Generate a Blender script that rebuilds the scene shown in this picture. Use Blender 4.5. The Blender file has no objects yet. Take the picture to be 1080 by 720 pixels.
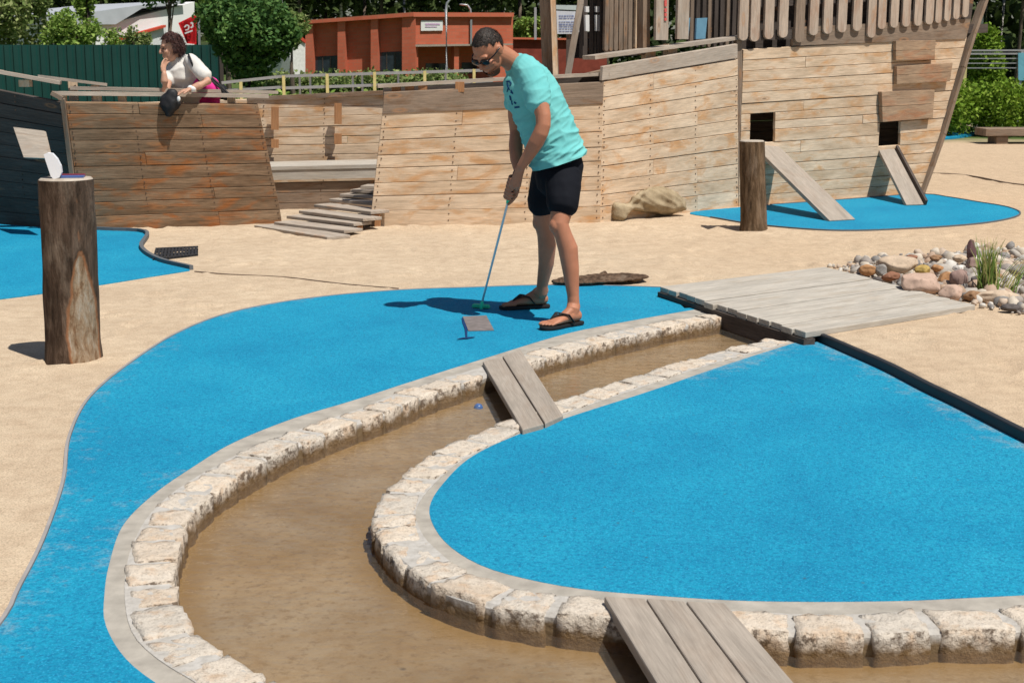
import bpy, bmesh, math, random
import numpy as np
from mathutils import Vector, Matrix, noise as mnoise
from mathutils.bvhtree import BVHTree
V=Vector
random.seed(7)
scene=bpy.context.scene
COL=scene.collection
PI=math.pi
# ---------------------------------------------------------------- camera
F=1500.0; HOR=62.0; CH=1.5
TH=math.atan((360-HOR)/F)
cd=bpy.data.cameras.new('camera'); cam=bpy.data.objects.new('camera',cd); COL.objects.link(cam)
cam.location=(0,0,CH); cam.rotation_euler=(PI/2-TH,0,0)
cd.sensor_width=36; cd.lens=F/1080*36; cd.clip_end=2000; cd.clip_start=0.05
cd.dof.use_dof=True; cd.dof.focus_distance=8.0; cd.dof.aperture_fstop=11
scene.camera=cam
CAM=V((0,0,CH))
def ray(px,py):
    b=(360-py)/F; a=(px-540)/F; c,s=math.cos(TH),math.sin(TH)
    return V((a, c+b*s, -s+b*c))
def G(px,py,z=0.0):
    d=ray(px,py); t=(z-CH)/d.z; return CAM+d*t
def W(px,py,Y):
    d=ray(px,py); return CAM+d*(Y/d.y)
def PX(p):
    c,s=math.cos(TH),math.sin(TH); q=V(p)-CAM
    dep=q.y*c-q.z*s; up=q.y*s+q.z*c
    return (540+F*q.x/dep, 360-F*up/dep)
class Plane:
    """vertical plane through two ground points"""
    def __init__(s,a,b,lean=None):
        s.a=V(a); d=(V(b)-V(a)); d.z=0; s.d=d.normalized()
        s.up=V((0,0,1)) if lean is None else V(lean).normalized()
        n=s.d.cross(s.up).normalized()
        if n.dot(CAM-s.a)<0: n=-n
        s.n=n
    def at(s,px,py,off=0.0):
        d=ray(px,py); o=s.a+s.n*off
        t=(o-CAM).dot(s.n)/d.dot(s.n); return CAM+d*t
# ---------------------------------------------------------------- world / light
SUNV=V((0.36,-0.37,1.0)).normalized()
w=bpy.data.worlds.new('World'); scene.world=w; w.use_nodes=True
nt=w.node_tree; bg=nt.nodes['Background']
sky=nt.nodes.new('ShaderNodeTexSky'); sky.sky_type='NISHITA'; sky.sun_disc=False
el=math.asin(SUNV.z); az=math.atan2(SUNV.x,SUNV.y)
sky.sun_elevation=el; sky.sun_rotation=az
sky.air_density=1.0; sky.dust_density=1.0; sky.ozone_density=1.0
nt.links.new(sky.outputs[0],bg.inputs[0]); bg.inputs[1].default_value=0.06
sl=bpy.data.lights.new('sun','SUN'); sun=bpy.data.objects.new('sun',sl); COL.objects.link(sun)
sl.energy=5.0; sl.angle=math.radians(0.5); sl.color=(1,0.955,0.88)
sun.rotation_euler=(-SUNV).to_track_quat('-Z','Y').to_euler(); sun.location=(0,0,30)
vs=scene.view_settings; vs.view_transform='Standard'; vs.look='None'; vs.gamma=1; vs.exposure=0.06; vs.use_curve_mapping=False
try:
    scene.cycles.max_bounces=6; scene.cycles.transparent_max_bounces=12
except Exception: pass
# ---------------------------------------------------------------- material helpers
class Mat:
    def __init__(s,name,rough=0.8,spec=0.3):
        s.m=bpy.data.materials.new(name); s.m.use_nodes=True; s.nt=s.m.node_tree
        s.b=s.nt.nodes['Principled BSDF']; s.b.inputs['Roughness'].default_value=rough
        s.b.inputs['Specular IOR Level'].default_value=spec
        s.tc=s.n('ShaderNodeTexCoord')
    def n(s,t,**k):
        x=s.nt.nodes.new(t)
        for a,b in k.items(): setattr(x,a,b)
        return x
    def l(s,a,b): s.nt.links.new(a,b)
    def coord(s,kind='Object',scale=(1,1,1),rot=(0,0,0)):
        m=s.n('ShaderNodeMapping'); s.l(s.tc.outputs[kind],m.inputs[0])
        m.inputs['Scale'].default_value=scale; m.inputs['Rotation'].default_value=rot
        return m.outputs[0]
    def noise(s,co,scale,detail=4,rough=.55,dist=0.0):
        x=s.n('ShaderNodeTexNoise'); s.l(co,x.inputs['Vector'])
        x.inputs['Scale'].default_value=scale; x.inputs['Detail'].default_value=detail
        x.inputs['Roughness'].default_value=rough; x.inputs['Distortion'].default_value=dist
        return x.outputs['Fac']
    def vor(s,co,scale,feature='F1',out='Distance',rnd=1.0):
        x=s.n('ShaderNodeTexVoronoi',feature=feature); s.l(co,x.inputs['Vector'])
        x.inputs['Scale'].default_value=scale; x.inputs['Randomness'].default_value=rnd
        return x.outputs[out]
    def ramp(s,fac,stops,interp='LINEAR'):
        x=s.n('ShaderNodeValToRGB'); x.color_ramp.interpolation=interp; e=x.color_ramp.elements
        while len(e)>1: e.remove(e[-1])
        e[0].position=stops[0][0]; c=stops[0][1]; e[0].color=tuple(c)+(1,) if hasattr(c,'__len__') else (c,c,c,1)
        for p,c in stops[1:]:
            q=e.new(p); q.color=tuple(c)+(1,) if hasattr(c,'__len__') else (c,c,c,1)
        s.l(fac,x.inputs[0]); return x.outputs[0]
    def mix(s,fac,a,b,mode='MIX'):
        x=s.n('ShaderNodeMix',data_type='RGBA',blend_type=mode)
        for i,v in ((0,fac),(6,a),(7,b)):
            if hasattr(v,'is_output') or isinstance(v,bpy.types.NodeSocket): s.l(v,x.inputs[i])
            elif i==0: x.inputs[0].default_value=v
            else: x.inputs[i].default_value=tuple(v)+(1,) if len(v)==3 else v
        return x.outputs[2]
    def math(s,op,a,b=0.0,c=0.0):
        x=s.n('ShaderNodeMath',operation=op)
        for i,v in enumerate((a,b,c)):
            if isinstance(v,bpy.types.NodeSocket): s.l(v,x.inputs[i])
            else: x.inputs[i].default_value=v
        return x.outputs[0]
    def island(s):
        return s.n('ShaderNodeNewGeometry').outputs['Random Per Island']
    def objrand(s): return s.n('ShaderNodeObjectInfo').outputs['Random']
    def attr(s,name): return s.n('ShaderNodeAttribute',attribute_name=name).outputs['Fac']
    def color(s,c):
        if isinstance(c,bpy.types.NodeSocket): s.l(c,s.b.inputs['Base Color'])
        else: s.b.inputs['Base Color'].default_value=tuple(c)+(1,)
        return s
    def bump(s,h,strength=.5,dist=.01):
        x=s.n('ShaderNodeBump'); x.inputs['Strength'].default_value=strength; x.inputs['Distance'].default_value=dist
        s.l(h,x.inputs['Height']); s.l(x.outputs[0],s.b.inputs['Normal']); return s
    def rough(s,r):
        if isinstance(r,bpy.types.NodeSocket): s.l(r,s.b.inputs['Roughness'])
        else: s.b.inputs['Roughness'].default_value=r
        return s
def plain(name,c,rough=.7,spec=.3,metal=0,var=.12,scale=8,bump=0.0):
    m=Mat(name,rough,spec); co=m.coord('Object')
    f=m.noise(co,scale,5)
    a=tuple(x*(1-var) for x in c); b=tuple(min(1,x*(1+var)) for x in c)
    m.color(m.ramp(f,[(.3,a),(.7,b)])); m.b.inputs['Metallic'].default_value=metal
    if bump: m.bump(m.noise(co,scale*6,4),bump,.004)
    return m.m
def wood(name,cols,grain=.35,stain=None,stain_amt=.5,knots=True,rough=.85,dirt=None):
    """boards carry UVs in metres: u along the grain, v across"""
    m=Mat(name,rough,.2)
    uv=m.coord('UV',(1,1,1))
    isl=m.island()
    base=m.ramp(isl,[(i/(len(cols)-1),c) for i,c in enumerate(cols)])
    big=m.noise(m.coord('UV',(1.3,5,1)),1.6,5,.6,.4)
    base=m.mix(.55,base,m.ramp(big,[(.3,tuple(x*.72 for x in cols[0])),(.7,tuple(min(1,x*1.18) for x in cols[-1]))]))
    if stain:
        sn=m.noise(m.coord('UV',(2.2,6,1)),1.1,6,.62,.8)
        base=m.mix(m.math('MULTIPLY',m.ramp(sn,[(.50,0.0),(.66,1.0)]),stain_amt),base,stain)
    g1=m.noise(m.coord('UV',(3,60,1)),3.0,6,.6,.6)
    g2=m.noise(m.coord('UV',(1.2,22,1)),2.2,3,.5,1.2)
    gr=m.math('MULTIPLY',m.ramp(g1,[(.3,1-grain),(.62,1.0)]),m.ramp(g2,[(.3,1-grain*.7),(.6,1.0)]))
    base=m.mix(1.0,base,gr,'MULTIPLY')
    if knots:
        k=m.vor(m.coord('UV',(2.1,6.5,1)),1.0)
        kk=m.ramp(k,[(.035,1.0),(.085,0.0)])
        base=m.mix(m.math('MULTIPLY',kk,.7),base,(.16,.075,.03))
        ring=m.ramp(k,[(.08,.0),(.12,.45),(.2,0.0)])
        base=m.mix(ring,base,(.42,.2,.08))
    if dirt:
        dn=m.noise(m.coord('Object'),2.3,7,.7)
        base=m.mix(m.math('MULTIPLY',m.ramp(dn,[(.5,0.0),(.7,1.0)]),.6),base,dirt)
    m.color(base)
    m.bump(m.math('ADD',g1,m.math('MULTIPLY',g2,.7)),.35,.004)
    return m.m
MT={}
MT['hull']=wood('pale_weathered_boards',[(.58,.41,.26),(.74,.565,.395),(.65,.465,.30),(.80,.64,.475)],.28,(.60,.30,.11),.75)
MT['bow']=wood('brown_stain_and_shade_boards',[(.20,.125,.07),(.31,.195,.115),(.25,.15,.085),(.38,.26,.165)],.5,(.45,.15,.035),.8)  # orange stain over brown darkened as grazing shade on the leaning bow
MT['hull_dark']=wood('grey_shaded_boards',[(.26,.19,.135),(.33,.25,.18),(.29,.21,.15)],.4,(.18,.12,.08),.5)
MT['grey']=wood('silver_grey_boards',[(.42,.355,.29),(.50,.435,.365),(.46,.39,.32)],.28,(.34,.22,.14),.4)
MT['picket']=wood('pale_picket_boards',[(.46,.36,.28),(.56,.45,.36),(.50,.40,.31)],.3,(.38,.20,.12),.5)
MT['greybrown']=wood('grey_brown_boards',[(.25,.185,.135),(.34,.26,.195),(.30,.22,.16)],.35,(.22,.11,.05),.6)
MT['deck']=wood('bleached_deck_boards',[(.47,.43,.37),(.57,.525,.46),(.52,.475,.41)],.25,(.42,.34,.25),.4,knots=False)
MT['plank']=wood('bridge_boards',[(.36,.31,.255),(.42,.365,.31),(.39,.335,.28)],.22,(.30,.22,.16),.35,knots=False)
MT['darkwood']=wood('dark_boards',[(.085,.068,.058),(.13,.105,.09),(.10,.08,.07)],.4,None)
MT['orangewood']=wood('fresh_brown_battens',[(.42,.20,.09),(.48,.25,.12)],.3,None)
MT['rubber']=plain('black_rubber',(.022,.024,.028),.6,.4)
MT['edgegrey']=plain('pale_grey_edging',(.30,.28,.27),.8,.2)
MT['rubbergrey']=plain('grey_rubber_edging',(.11,.12,.13),.7,.3)
MT['steel']=plain('galvanised_steel',(.42,.43,.44),.45,.5,.6,.08)
MT['nail']=plain('rusty_nail',(.10,.06,.04),.7,.3)
MT['white']=plain('white_paint',(.72,.72,.70),.5,.4,0,.05)
MT["glassdark"]=plain('dark_window_glass',(.025,.035,.045),.15,.6,0,.3,3)
# ---------------------------------------------------------------- object helpers
def empty(name,loc):
    o=bpy.data.objects.new(name,None); COL.objects.link(o); o.location=loc; o.empty_display_size=.1; return o
def tag(o,label=None,cat=None,group=None,kind=None):
    if label: o['label']=label
    if cat: o['category']=cat
    if group: o['group']=group
    if kind: o['kind']=kind
    return o
def thing(name,label,cat,loc,group=None): return tag(empty(name,loc),label,cat,group)
def worldloc(o):
    p=V((0,0,0))
    while o: p=p+o.location; o=o.parent
    return p
def obj(name,bm,mat,parent=None,smooth=False,bevel=0,label=None):
    me=bpy.data.meshes.new(name)
    if parent is not None: org=worldloc(parent)
    else:
        xs=[v.co for v in bm.verts]
        org=V(((min(v.x for v in xs)+max(v.x for v in xs))/2,(min(v.y for v in xs)+max(v.y for v in xs))/2,min(v.z for v in xs)))
    bmesh.ops.translate(bm,verts=bm.verts[:],vec=-org)
    bm.to_mesh(me); bm.free()
    if smooth: me.polygons.foreach_set('use_smooth',[True]*len(me.polygons))
    for mm in (mat if isinstance(mat,(list,tuple)) else [mat]): me.materials.append(mm)
    o=bpy.data.objects.new(name,me); COL.objects.link(o)
    if parent is not None: o.parent=parent
    else: o.location=org
    if bevel:
        b=o.modifiers.new('bevel','BEVEL'); b.width=bevel; b.segments=2; b.limit_method='ANGLE'
    if label: o['label']=label
    return o
def struct(o): o['kind']='structure'; return o
HEX=[(0,1,2,3),(7,6,5,4),(0,4,5,1),(1,5,6,2),(2,6,7,3),(3,7,4,0)]
def hexa(bm,c,mi=0):
    """c: 8 corners, 0-3 back face ring, 4-7 front ring; edge 0-1 = length"""
    uvl=bm.loops.layers.uv.verify()
    vs_=[bm.verts.new(p) for p in c]
    L=(V(c[1])-V(c[0])).length; Hh=(V(c[3])-V(c[0])).length; T=(V(c[4])-V(c[0])).length
    ru,rv=random.uniform(0,50),random.uniform(0,50)
    U=[(0,0,0),(1,0,0),(1,1,0),(0,1,0),(0,0,1),(1,0,1),(1,1,1),(0,1,1)]
    for f in HEX:
        try: fc=bm.faces.new([vs_[i] for i in f])
        except ValueError: continue
        fc.material_index=mi
        for lp,i in zip(fc.loops,f):
            u,v,t=U[i]; lp[uvl].uv=(ru+u*L, rv+v*Hh+t*T)
    return vs_
def box(bm,o,ax,ay,az,mi=0):
    o=V(o);ax=V(ax);ay=V(ay);az=V(az)
    if ax.cross(ay).dot(az)<0: az_=az; o=o+az; az=-az_
    hexa(bm,[o,o+ax,o+ax+ay,o+ay,o+az,o+ax+az,o+ax+ay+az,o+ay+az],mi)
def beam(bm,p,q,wd,ht,up=(0,0,1),mi=0):
    """square timber from p to q centred on the line"""
    p=V(p);q=V(q);d=(q-p); s=d.cross(V(up)).normalized()*wd; u=s.cross(d).normalized()*ht
    box(bm,p-s/2-u/2,d,u,s,mi)
def fixn(bm): bmesh.ops.recalc_face_normals(bm,faces=bm.faces[:])
def tube(bm,pts,rads,side=(0,0,1),seg=14,cap=True,mi=0,uv=False):
    pts=[V(p) for p in pts]; n=len(pts); rings=[]
    rr=[(r,r) if not hasattr(r,'__len__') else r for r in rads]
    P=list(pts);R=list(rr)
    if cap:
        d0=(pts[0]-pts[1]).normalized(); d1=(pts[-1]-pts[-2]).normalized()
        m0=min(rr[0]);m1=min(rr[-1])
        P=[pts[0]+d0*m0*.85,pts[0]+d0*m0*.5]+P+[pts[-1]+d1*m1*.5,pts[-1]+d1*m1*.85]
        R=[(rr[0][0]*.45,rr[0][1]*.45),(rr[0][0]*.85,rr[0][1]*.85)]+R+[(rr[-1][0]*.85,rr[-1][1]*.85),(rr[-1][0]*.45,rr[-1][1]*.45)]
    for i,p in enumerate(P):
        t=(P[min(i+1,len(P)-1)]-P[max(i-1,0)]).normalized()
        s=V(side)-t*V(side).dot(t)
        if s.length<1e-3: s=V((1,0,0))-t*t.x
        s.normalize(); u=t.cross(s)
        rings.append([bm.verts.new(p+u*(math.cos(a)*R[i][0])+s*(math.sin(a)*R[i][1])) for a in [2*PI*k/seg for k in range(seg)]])
    for i in range(len(rings)-1):
        for k in range(seg):
            f=bm.faces.new([rings[i][k],rings[i][(k+1)%seg],rings[i+1][(k+1)%seg],rings[i+1][k]]); f.material_index=mi
    f=bm.faces.new(rings[0][::-1]); f.material_index=mi
    f=bm.faces.new(rings[-1]); f.material_index=mi
def ellip(bm,c,ax,ay,az,sub=3):
    """ellipsoid with three half-axis vectors"""
    r=bmesh.ops.create_icosphere(bm,subdivisions=sub,radius=1.0)
    M=Matrix((ax,ay,az)).transposed(); c=V(c)
    for v in r['verts']: v.co=c+M@v.co
    return r['verts']
def remesh(bm,vox,smooth_it=3,disp=None):
    fixn(bm)
    me=bpy.data.meshes.new('tmp'); bm.to_mesh(me); bm.free()
    o=bpy.data.objects.new('tmp',me); COL.objects.link(o)
    r=o.modifiers.new('r','REMESH'); r.mode='VOXEL'; r.voxel_size=vox; r.use_remove_disconnected=False
    if smooth_it:
        s=o.modifiers.new('s','SMOOTH'); s.factor=.5; s.iterations=smooth_it
    dg=bpy.context.evaluated_depsgraph_get(); dg.update()
    me2=bpy.data.meshes.new_from_object(o.evaluated_get(dg))
    b2=bmesh.new(); b2.from_mesh(me2)
    bpy.data.objects.remove(o); bpy.data.meshes.remove(me); bpy.data.meshes.remove(me2)
    if disp:
        b2.normal_update()
        for v in b2.verts: v.co=v.co+v.normal*disp(v.co,v.normal)
    return b2
def fbm(p,s,o=4): return mnoise.fractal(V(p)*s,1.0,2.0,o)
def resample(pts,step,closed=False):
    pts=[V(p) for p in pts]
    if closed: pts=pts+[pts[0]]
    # Catmull-Rom
    out=[]
    n=len(pts)
    for i in range(n-1):
        p0=pts[i-1] if i>0 else (pts[-2] if closed else pts[0]*2-pts[1]); p1=pts[i];p2=pts[i+1]
        p3=pts[i+2] if i+2<n else (pts[1] if closed else pts[-1]*2-pts[-2])
        for k in range(12):
            t=k/12
            out.append(.5*((2*p1)+(p2-p0)*t+(2*p0-5*p1+4*p2-p3)*t*t+(3*p1-p0-3*p2+p3)*t**3))
    out.append(pts[-1])
    acc=[0]
    for a,b in zip(out,out[1:]): acc.append(acc[-1]+(b-a).length)
    N=max(2,int(round(acc[-1]/step))); res=[];j=0
    for k in range(N+1):
        s=acc[-1]*k/N
        while j<len(acc)-2 and acc[j+1]<s: j+=1
        f=(s-acc[j])/max(1e-9,acc[j+1]-acc[j]); res.append(out[j].lerp(out[j+1],f))
    if closed: res=res[:-1]
    return res
def poly_face(bm,pts,z=None):
    vs_=[bm.verts.new(V((p[0],p[1],p[2] if z is None else z))) for p in pts]
    es=[bm.edges.new((vs_[i],vs_[(i+1)%len(vs_)])) for i in range(len(vs_))]
    bmesh.ops.triangle_fill(bm,use_beauty=True,edges=es)
    for f in bm.faces:
        f.normal_update()
        if f.normal.z<0 : f.normal_flip()
    return vs_
def slab(pts,ztop,zbot):
    bm=bmesh.new(); vs_=poly_face(bm,pts,ztop)
    n=len(vs_); lo=[bm.verts.new(V((v.co.x,v.co.y,zbot))) for v in vs_]
    area=sum(vs_[i].co.x*vs_[(i+1)%n].co.y-vs_[(i+1)%n].co.x*vs_[i].co.y for i in range(n))
    for i in range(n):
        q=[vs_[i],lo[i],lo[(i+1)%n],vs_[(i+1)%n]]
        if area<0: q=q[::-1]
        bm.faces.new(q)
    return bm
# ================================================================ COURSE OUTLINES (traced at ground level)
GP=lambda L,z=0.0:[G(x,y,z) for x,y in L]
OT=GP([(300,800),(240,765),(165,720),(130,691),(111,657),(110,628),(115,595),(130,553),(163,520),(205,491),(247,466),(309,441),(372,422),(440,400),(510,378),(596,352),(660,339),(722,328),(752,323)])
OI=GP([(1500,850),(1100,850),(800,840),(600,825),(470,800),(370,760),(290,720),(259,701),(222,680),(197,657),(187,624),(186,591),(192,566),(205,541),(234,514),(288,482),(347,457),(413,434),(440,421),(476,409),(514,397),(559,383),(605,370),(650,358),(700,347),(740,340),(775,333)])
IT=GP([(1500,560),(1300,605),(1150,622),(1080,627),(1020,630),(953,633),(853,634),(763,632),(660,625),(610,620),(560,611),(513,598),(480,580),(460,559),(453,535),(467,510),(498,481),(549,457),(611,436),(689,411),(767,384),(852,357)])
IO=GP([(1500,590),(1300,640),(1080,664),(1007,666),(920,670),(853,670),(787,666),(700,660),(613,652),(530,642),(473,627),(440,610),(410,583),(398,567),(392,545),(400,526),(423,502),(450,482),(498,459),(545,440),(588,424),(640,407),(689,391),(735,377),(783,365),(815,356)])
TURF_A_UP=GP([(-260,900),(-120,800),(0,660),(22,620),(45,575),(62,530),(70,500),(75,460),(95,420),(135,385),(190,350),(250,328),(330,314),(420,306),(500,303),(560,301),(630,301),(698,303)])
CURB=GP([(850,354),(893,373),(935,392),(975,413),(1010,430),(1080,466),(1200,525),(1400,620)])
rA=resample(TURF_A_UP,.08); rOT=resample(OT,.06); rOI=resample(OI,.06); rIT=resample(IT,.06); rIO=resample(IO,.06); rCB=resample(CURB,.08)
turfA=rA+[G(722,325)]+rOT[::-1]
turfI=rIT+rCB
TURF_B=GP([(-330,215),(-100,222),(0,232),(60,240),(110,243),(152,246),(147,262),(165,275),(200,284)])
TURF_B2=GP([(200,285),(150,293),(100,301),(0,315),(-150,330),(-330,345)])
turfB=resample(TURF_B,.12)+resample(TURF_B2,.12)
TURF_C=GP([(728,224),(780,218.5),(870,212),(968,205),(1000,208),(1030,213),(1060,218),(1075,224),(1066,230),(1030,236),(960,241),(880,243),(800,237),(750,229)])
turfC=resample(TURF_C,.12,True)
# lowered area: everything the course slabs, kerbs and water cover, plus the creek beneath the footbridge
DZ=0.068
DK=[G(695,302,DZ),G(870,281,DZ),G(1030,322,DZ),G(850,351,DZ)]
dkc=sum(DK,V((0,0,0)))/4
ink=lambda p,f=.22:p.lerp(dkc,f)
course=rA+[ink(DK[0],.15),ink(DK[1],.25),ink(DK[2],.25),ink(DK[3],.12)]+rCB+[V((9,3,0)),V((6,1.5,0)),V((-4,1.5,0))]
def sdist(P,poly):
    """signed distance (negative inside) from points P (n,2) to polygon"""
    A=np.array([(p[0],p[1]) for p in poly]); B=np.roll(A,-1,0)
    d=np.full(len(P),1e9); ins=np.zeros(len(P),bool)
    for a,b in zip(A,B):
        ab=b-a; L=max(1e-12,(ab**2).sum()); t=np.clip(((P-a)@ab)/L,0,1)
        q=a+t[:,None]*ab; d=np.minimum(d,np.hypot(*(P-q).T))
        c=(a[1]>P[:,1])!=(b[1]>P[:,1])
        with np.errstate(divide='ignore',invalid='ignore'):
            xx=(b[0]-a[0])*(P[:,1]-a[1])/(b[1]-a[1]+1e-15)+a[0]
        ins^= c&(P[:,0]<xx)
    return np.where(ins,-d,d)
# ================================================================ GROUND
def sstep(x,a,b):
    t=np.clip((x-a)/(b-a),0,1); return t*t*(3-2*t)
xs=np.concatenate([-np.geomspace(400,6.6,24),np.arange(-6.5,7.0,.04),np.geomspace(7.1,400,24)])
ys=np.concatenate([[-60,-20,-6,0,1.5],np.arange(2.4,14.6,.04),np.arange(14.7,21,.2),np.geomspace(21.5,900,26)])
nx,ny=len(xs),len(ys)
XX,YY=np.meshgrid(xs,ys); P=np.stack([XX.ravel(),YY.ravel()],1)
near=(np.abs(P[:,0])<7.2)&(P[:,1]<22)
Z=np.full(len(P),-.006)
dc=np.full(len(P),9.0); dc[near]=sdist(P[near],course)
db=np.full(len(P),9.0); db[near]=sdist(P[near],turfB)
dcc=np.full(len(P),9.0); dcc[near]=sdist(P[near],turfC)
dall=np.minimum(np.minimum(np.abs(dc),np.abs(db)),np.abs(dcc))
idx=np.where(near)[0]
nz=np.zeros(len(P)); 
for i in idx:
    p=V((P[i,0],P[i,1],0))
    nz[i]=.5*mnoise.noise(p*1.3)+.35*mnoise.noise(p*4.1)+.25*mnoise.noise(p*9)
amp=.002+.010*sstep(dall,.05,.8)+.022*sstep(P[:,1],10.2,12)*sstep(dall,.02,.4)
Z+=nz*amp
rgf=random.Random(8)
for _ in range(260):
    fx,fy_=rgf.uniform(-4.5,5.5),rgf.uniform(4.5,13.2); aa=rgf.uniform(0,PI); ca,sa=math.cos(aa),math.sin(aa)
    sel=np.where(near&(np.abs(P[:,0]-fx)<.3)&(np.abs(P[:,1]-fy_)<.3)&(dall>.12))[0]
    if not len(sel): continue
    dx=P[sel,0]-fx; dy=P[sel,1]-fy_; u_=(dx*ca+dy*sa)/.13; v_=(-dx*sa+dy*ca)/.055; rr=u_*u_+v_*v_
    Z[sel]+=-.016*np.exp(-rr*1.2)+.009*np.exp(-(np.sqrt(rr)-1.5)**2*5)
# raised sand behind the rubber kerb of the round green
l0=np.array(DK[0][:2]); l1=np.array(DK[3][:2])
cbd=sdist(P,[CURB[0]]+rCB+[V((9,30,0)),DK[0]+V((.2,2,0)),DK[0]]) if False else None
raisepoly=[DK[3]]+rCB+[V((14,4.2,0)),V((14,9.5,0)),DK[1]+V((1.2,.3,0)),DK[1],DK[0].lerp(DK[1],.45)]
dr=np.full(len(P),9.0); dr[near]=sdist(P[near],raisepoly)
fade=1-sstep(P[:,1],8.4,10.2)
Z+=.042*(dr<0.0)*fade
isc=np.zeros(len(P),bool)
# distance to the kerb line decides how sharply the sand is cut away
kd=np.full(len(P),9.0)
A=np.array([(p.x,p.y) for p in rCB])
for a,b in zip(A,A[1:]):
    ab=b-a; t=np.clip(((P-a)@ab)/(ab**2).sum(),0,1); kd=np.minimum(kd,np.hypot(*(P-(a+t[:,None]*ab)).T))
cut=(dc<-.085)|((dc<0)&(kd<.1))
Z[cut]=-.32
Z[(db<-.09)|(dcc<-.09)]=-.1
me=bpy.data.meshes.new('ground')
co=np.stack([P[:,0],P[:,1],Z],1)
ii=np.arange(nx*ny).reshape(ny,nx)
fc=np.stack([ii[:-1,:-1],ii[:-1,1:],ii[1:,1:],ii[1:,:-1]],-1).reshape(-1,4)
me.from_pydata(co.tolist(),[],fc.tolist()); me.polygons.foreach_set('use_smooth',[True]*len(me.polygons))
ground=bpy.data.objects.new('ground',me); COL.objects.link(ground); struct(ground)
m=Mat('sand',.95,.12); co_=m.coord('Object')
f1=m.noise(co_,.9,5,.6); f2=m.noise(co_,9,5,.65); f3=m.noise(co_,140,3,.6)
sx=m.n('ShaderNodeSeparateXYZ'); m.l(m.tc.outputs['Object'],sx.inputs[0])
c=m.ramp(f1,[(.3,(.52,.405,.285)),(.7,(.61,.485,.345))])
yel=m.ramp(m.math('ADD',m.math('MULTIPLY',sx.outputs[0],.10),m.math('MULTIPLY',m.noise(co_,.5,3),.6)),[(.35,0.0),(.75,1.0)])
c=m.mix(m.math('MULTIPLY',yel,.55),c,(.56,.40,.255))
c=m.mix(m.ramp(f2,[(.35,.5),(.6,0.0)]),c,(.40,.29,.195))
sp=m.ramp(f3,[(.36,.72),(.5,1.0),(.66,1.12)])
c=m.mix(1.0,c,sp,'MULTIPLY')
pe=m.vor(co_,55); pm=m.ramp(pe,[(.07,1.0),(.13,0.0)])
pn=m.ramp(m.noise(co_,3,3),[(.5,0.0),(.62,.6)])
c=m.mix(m.math('MULTIPLY',pm,pn),c,(.22,.17,.13))
# grass beyond the playground
gm=m.ramp(m.math('ADD',m.math('MULTIPLY',sx.outputs[1],.02),m.math('MULTIPLY',m.noise(co_,.25,4),.2)),[(.62,0.0),(.66,1.0)])
gc=m.ramp(m.noise(co_,3,6,.7),[(.3,(.05,.085,.02)),(.7,(.12,.16,.05))])
c=m.mix(gm,c,gc); m.color(c)
h=m.math('ADD',m.math('MULTIPLY',m.noise(co_,28,6,.7),1.0),m.math('MULTIPLY',f3,.5))
h=m.math('ADD',h,m.math('MULTIPLY',m.noise(co_,5,4,.6),2.0))
m.bump(h,.5,.02)
me.materials.append(m.m)
# ---- turf slabs
def turf_mat():
    m=Mat('blue_rubber_turf',.85,.2); co=m.coord('Object')
    a=m.noise(co,1.1,7,.75,.3); b=m.noise(co,60,5,.8); v=m.vor(co,110)
    c=m.ramp(a,[(.34,(.005,.21,.365)),(.5,(.008,.265,.425)),(.68,(.016,.31,.465))])
    c=m.mix(m.ramp(b,[(.36,.85),(.56,0.0)]),c,(.003,.13,.27))
    c=m.mix(m.ramp(m.noise(co,160,2),[(.56,0.0),(.7,.6)]),c,(.05,.42,.68))
    # dark crumbs and bits tracked over the turf
    c=m.mix(m.ramp(m.vor(co,9),[(.035,.75),(.06,0.0)]),c,(.05,.10,.14))
    # sand dust trodden over the turf, strongest along its rim
    e=m.attr('rim'); dn=m.noise(co,13,7,.75,.2)
    dust=m.ramp(m.math('ADD',m.math('MULTIPLY',e,.38),dn),[(.76,0.0),(1.15,.42)])
    fine=m.ramp(m.noise(co,120,3),[(.4,0.3),(.6,1.0)])
    c=m.mix(m.math('MULTIPLY',dust,fine),c,(.50,.40,.30))
    m.color(c); m.bump(m.math('ADD',b,v),.55,.005); return m.m
MT['turf']=turf_mat()
def turf(poly,name='putting_green',ztop=0.0,zb=-.12,rim=.14,dusty=lambda p:1.0):
    bm=slab(poly,ztop,zb)
    # refine interior: subdivide long edges so the rim attribute has vertices to live on
    for _ in range(6):
        es=[e for e in bm.edges if e.calc_length()>.16 and abs(e.verts[0].co.z-e.verts[1].co.z)<.01 and e.verts[0].co.z>ztop-.01]
        if not es: break
        bmesh.ops.subdivide_edges(bm,edges=es,cuts=1)
        bmesh.ops.triangulate(bm,faces=[f for f in bm.faces if len(f.verts)>3 and abs(f.normal.z)>.5])
    bm.verts.ensure_lookup_table()
    Pn=np.array([(v.co.x,v.co.y) for v in bm.verts]); d=np.abs(sdist(Pn,poly))
    dv=[dusty(v.co)*max(0,1-d[i]/.33) for i,v in enumerate(bm.verts)]
    o=obj(name,bm,MT['turf']); at=o.data.attributes.new('rim','FLOAT','POINT'); at.data.foreach_set('value',dv)
    return struct(o)
tA=turf(turfA,dusty=lambda p:.75 if p.x<-1.2 else .1)
tI=turf(turfI,dusty=lambda p:1.0 if p.x>.8 and p.y>4.3 else .05)
tB=turf(turfB,dusty=lambda p:.5)
tC=turf(turfC,dusty=lambda p:.35)
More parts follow.
